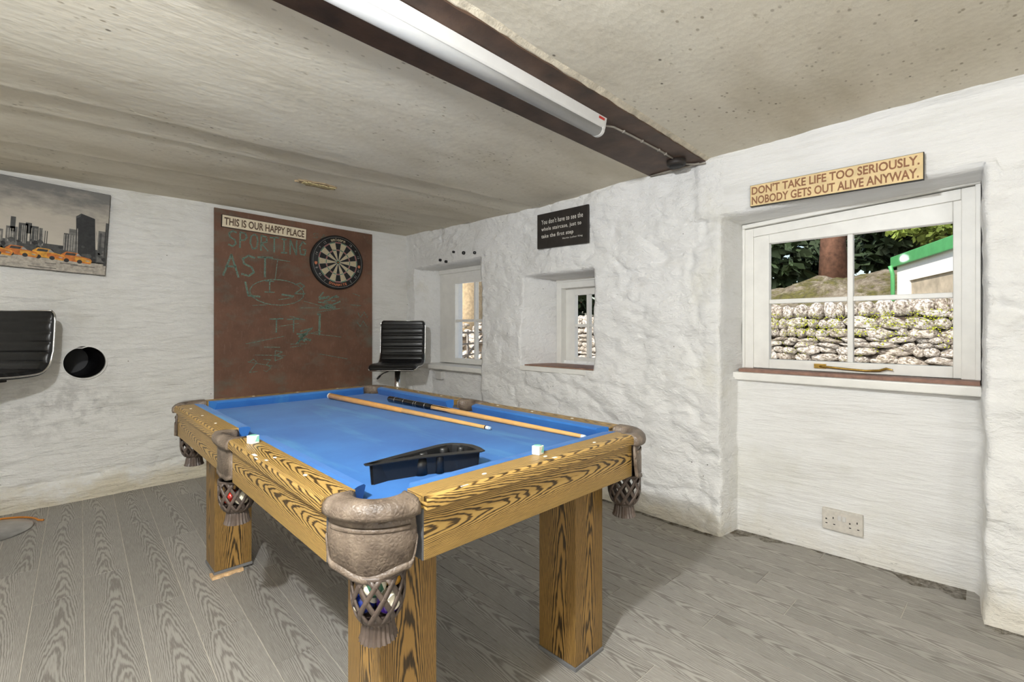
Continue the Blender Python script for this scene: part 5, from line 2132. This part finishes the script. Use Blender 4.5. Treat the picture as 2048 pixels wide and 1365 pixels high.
# core behind the stones
mb = MB()
rings = []
for y in (-6, -2, 0, 2, 4, 6, 8, 10, 12):
    t_ = wall_top(y) - 0.22
    rings.append([(-0.02, y - 2, 0), (0.45, y - 2, 0), (0.45, y - 2, t_ + 0.3), (0.03, y - 2, t_ + 0.3)])
mb.loft(rings, smooth=False)
mb.build('wall_core', 'mortar_dark', gw)
y = -0.9
while y < 7.0:
    w_ = random.uniform(0.15, 0.24)
    if 3.6 < y < 5.2:
        y += w_ * 0.9
        continue
    h_ = random.uniform(0.22, 0.30)
    inst(random.choice(stones), 'stone', gw, (0.16, y + w_ / 2 - 2, wall_top(y) - 0.10 + 0.3), (random.uniform(-.25, .25), random.uniform(-.15, .15), random.uniform(-.3, .3)), (0.36, w_ * 1.22, h_ * 1.25))
    cnt += 1
    y += w_ * 0.92
row_z = 0.30
while row_z < 1.20:
    rh = random.uniform(0.075, 0.15)
    y = -0.9 + random.uniform(0, 0.2)
    while y < 7.0:
        w_ = random.choice((random.uniform(0.12, 0.2), random.uniform(0.2, 0.4)))
        if 3.2 < y < 5.4 or row_z + rh > wall_top(y) - 0.16:
            y += w_
            continue
        inst(random.choice(stones), 'stone', gw, (-0.01 + random.uniform(-0.03, 0.02), y + w_ / 2 - 2, row_z + rh / 2 + 0.3 + random.uniform(-0.02, 0.02)), (random.uniform(-.2, .2), random.uniform(-.1, .1), random.uniform(-.3, .3)), (0.24, w_ * 1.22, rh * random.uniform(0.95, 1.5)))
        cnt += 1
        y += w_ * 0.98
    row_z += rh * 0.92
# the rest of the face, out of sight of the windows from here
bmr = MB()
for k in range(700):
    y = random.choice((random.uniform(-5.5, -0.9), random.uniform(3.3, 5.5), random.uniform(7, 12)))
    z = random.uniform(-0.2, wall_top(y))
    s_ = stones[k % 10]
    sx, sy, sz = 0.22, random.uniform(0.18, 0.36), random.uniform(0.10, 0.2)
    bmr.add([(v_.co.x * sx - 0.01, v_.co.y * sy + y - 2, v_.co.z * sz + z + 0.3) for v_ in s_.vertices], [tuple(p.vertices) for p in s_.polygons], smooth=True)
o = bmr.build('rubble_face', 'stone', gw, recalc=False)
o['kind'] = 'stuff'
# moss tufts on the wall
mb = MB()
for k in range(300):
    y = random.uniform(-0.8, 3.4)
    z = wall_top(y) - abs(random.gauss(0, 0.25)) - 0.14
    if z < 0.3:
        continue
    for q_ in range(10):
        a = Vector((random.uniform(-0.16, -0.09), y + random.gauss(0, 0.05), z + random.gauss(0, 0.02)))
        s_ = random.uniform(0.008, 0.022)
        d1 = Vector((random.uniform(-1, 1), random.uniform(-1, 1), random.uniform(-1, 1))).normalized() * s_
        d2 = Vector((random.uniform(-1, 1), random.uniform(-1, 1), random.uniform(-1, 1))).normalized() * s_
        a = a - Vector((0, 2, -0.3))
        mb.add([a, a + d1, a + d1 + d2, a + d2], [(0, 1, 2, 3)])
o = mb.build('moss_tufts', 'moss', gw, recalc=False)
o['kind'] = 'stuff'

# mossy bank behind the wall
xs = np.linspace(9.0, 20.0, 70)
ysb = np.linspace(-10, 16, 160)
Xg, Yg = np.meshgrid(xs, ysb, indexing='ij')
top = np.interp(Yg, [-10, 1.5, 3.0, 4.2, 6, 16], [2.45, 2.38, 2.28, 1.75, 1.45, 1.3])
Zg = 0.8 + (top - 0.8) * sstep(9.3, 13.6, Xg) + 0.22 * fbm(Xg * 1.3, Yg * 1.3, 201, 6, 0.62)
P = np.stack([Xg, Yg, Zg], -1)
o = grid_mesh('garden_bank', P, np.ones((69, 159), bool), 'bank')


def tree(name, label, x, y, z0, height, rtrunk, bark, leaf, spread, nleaf, crown0, seed, group='trees beyond the garden wall', droop=0.25, ls=1.0):
    rs = random.Random(seed)
    root = empty(name, (x, y, z0), label, 'tree', 0, group)
    mb = MB()
    pts = [(0, 0, -0.3)]
    k = 8
    for i in range(1, k + 1):
        pts.append((rs.uniform(-.05, .05) * i / 3, rs.uniform(-.05, .05) * i / 3, height * i / k))
    mb.tube(pts, [rtrunk * (1.25 if i == 0 else 1 - 0.75 * i / k) for i in range(k + 1)], 14)
    mb.build('trunk', bark, root)
    mbl = MB()
    mbb = MB()
    nb = max(8, nleaf // 160)
    for b_ in range(nb):
        t = rs.uniform(crown0, 1.0)
        a = rs.uniform(0, 2 * math.pi)
        L_ = spread * (1.05 - 0.75 * (t - crown0) / (1 - crown0)) * rs.uniform(0.6, 1.05)
        o0 = Vector((0, 0, height * t))
        d = Vector((math.cos(a), math.sin(a), -droop + rs.uniform(-0.1, 0.25)))
        e = o0 + d * L_
        mbb.tube([o0, o0 + d * L_ * 0.5 + Vector((0, 0, 0.05 * L_)), e], [rtrunk * 0.16, rtrunk * 0.1, 0.01], 5)
        for q_ in range(nleaf // nb):
            s = rs.random() ** 0.6
            p = o0 + d * L_ * s + Vector((rs.gauss(0, 0.16), rs.gauss(0, 0.16), rs.gauss(0, 0.10))) * (0.5 + L_ * 0.25)
            z_ = rs.uniform(0.05, 0.12) * ls
            u_ = Vector((rs.uniform(-1, 1), rs.uniform(-1, 1), rs.uniform(-1, 0.3))).normalized() * z_ * 1.8
            v_ = Vector((rs.uniform(-1, 1), rs.uniform(-1, 1), rs.uniform(-1, 1))).normalized() * z_ * 0.7
            mbl.add([p, p + u_ * 0.5 + v_, p + u_, p + u_ * 0.5 - v_], [(0, 1, 2, 3)])
    mbb.build('branches', bark, root)
    mbl.build('foliage', leaf, root, recalc=False)
    return root


tree('conifer_tree', 'tall conifer with a thick reddish trunk seen through the near window', 14.4, 2.62, 2.1, 12, 0.29, 'bark_red', 'leaf_dark', 2.2, 3000, 0.62, 1)
tree('conifer_tree', 'dark bushy conifer left of the reddish trunk', 17.9, 7.9, 1.5, 8, 0.18, 'bark_red', 'leaf_dark', 2.2, 14000, 0.0, 2, droop=0.1, ls=2.2)
tree('conifer_tree', 'dark conifer seen through the small deep-set window', 13.4, 10.6, 1.2, 8, 0.2, 'bark_red', 'leaf_dark', 2.2, 12000, 0.0, 3, droop=0.1, ls=1.8)
tree('conifer_tree', 'dark conifer furthest back behind the reddish trunk', 23.5, 3.9, 2.0, 10, 0.2, 'bark_red', 'leaf_dark', 2.5, 16000, 0.0, 4, droop=0.1, ls=2.4)
tree('conifer_tree', 'dark conifer standing behind the green-edged roof', 21.5, -2.6, 2.0, 10, 0.2, 'bark_red', 'leaf_dark', 2.5, 14000, 0.0, 5, droop=0.1, ls=2.4)
tree('conifer_tree', 'dark conifer just right of the reddish trunk', 17.6, 1.2, 2.2, 8, 0.2, 'bark_red', 'leaf_dark', 1.9, 12000, 0.0, 9, droop=0.1, ls=2.0)
tree('conifer_tree', 'dark conifer at the far left of the near window', 14.3, 4.7, 1.4, 6.5, 0.15, 'bark_red', 'leaf_dark', 1.55, 14000, 0.0, 10, droop=0.15, ls=2.0)
tree('yew_tree', 'lighter green yew with branches hanging over the bank', 13.6, 0.55, 2.0, 4.2, 0.10, 'bark_red', 'leaf_light', 1.2, 5200, 0.2, 6, droop=0.0)

# tan tree trunk and field gate seen through the far window
mb = MB()
mb.tube([(9.2, 10.9, -0.4), (9.2, 10.9, 1.5), (9.25, 10.95, 4.5), (9.3, 10.9, 8)], [0.62, 0.52, 0.48, 0.4], 18)
o = mb.build('tree_trunk', 'bark_tan')
tag(o, 'broad tan tree trunk seen through the far window', 'tree')
ga = empty('field_gate', (6.2, 7.4, -0.3), 'grey metal field gate seen low through the far window', 'gate', 0.55)
for k in range(5):
    m_ = MB()
    m_.tube([(-1.4, 0, 0.35 + 0.23 * k), (1.4, 0, 0.35 + 0.23 * k)], 0.02, 8)
    m_.build('gate_bar', 'gate_metal', ga)
for x_ in (-1.4, 0.0, 1.4):
    m_ = MB()
    m_.tube([(x_, 0, 0.0), (x_, 0, 1.32)], 0.025, 8)
    m_.build('upright', 'gate_metal', ga)
m_ = MB()
m_.tube([(-1.35, 0.02, 0.38), (1.35, 0.02, 1.25)], 0.02, 8)
m_.build('diagonal_brace', 'gate_metal', ga)

# outbuilding with green gutter beyond the wall
hb = empty('outbuilding', (11.55, 1.08, 0.9), 'white and stone outbuilding with green gutter beyond the garden wall', 'building')
d = Vector((9.6 - 11.55, 0.24 - 1.08, 0)).normalized()
hb.rotation_euler = (0, 0, math.atan2(d.y, d.x))
# local x runs along the eaves towards the viewer, -y is outside? outside faces the camera side
nrm = Vector((-d.y, d.x, 0))
side = 1 if nrm.dot(Vector((-1, 0, 0))) > 0 else -1
mb = MB()
mb.box(0, 0.55, -2.6 * (1 if side > 0 else -1), 0, 0, 1.36)
mb.build('painted_wall', 'house_white', hb)
mb = MB()
mb.box(0.55, 2.3, -2.6 * (1 if side > 0 else -1), -0.03 * side, 0, 1.02)
mb.build('stone_wall', 'house_stone', hb)
mb = MB()
mb.box(0.55, 2.3, -2.6 * (1 if side > 0 else -1), 0, 1.02, 1.36)
mb.build('upper_band', 'house_white', hb)
mb = MB()
mb.prism([(0.03 * side, 1.36), (0.03 * side, 1.54), (-2.7 * side, 2.5), (-2.7 * side, 2.3)], -0.1, 2.4, axis='X')
mb.build('roof', 'roof_slate', hb)
mb = MB()
mb.box(-0.12, 2.42, 0.025 * side, 0.07 * side, 1.33, 1.53)
mb.build('gutter_board', 'green_paint', hb, bevel=0.01)
mb = MB()
mb.tube([(-0.03, 0.10 * side, 1.36), (-0.03, 0.06 * side, 1.2), (-0.03, 0.05 * side, 0.0)], 0.035, 10)
mb.build('downpipe', 'green_paint', hb)
print('stones', cnt)
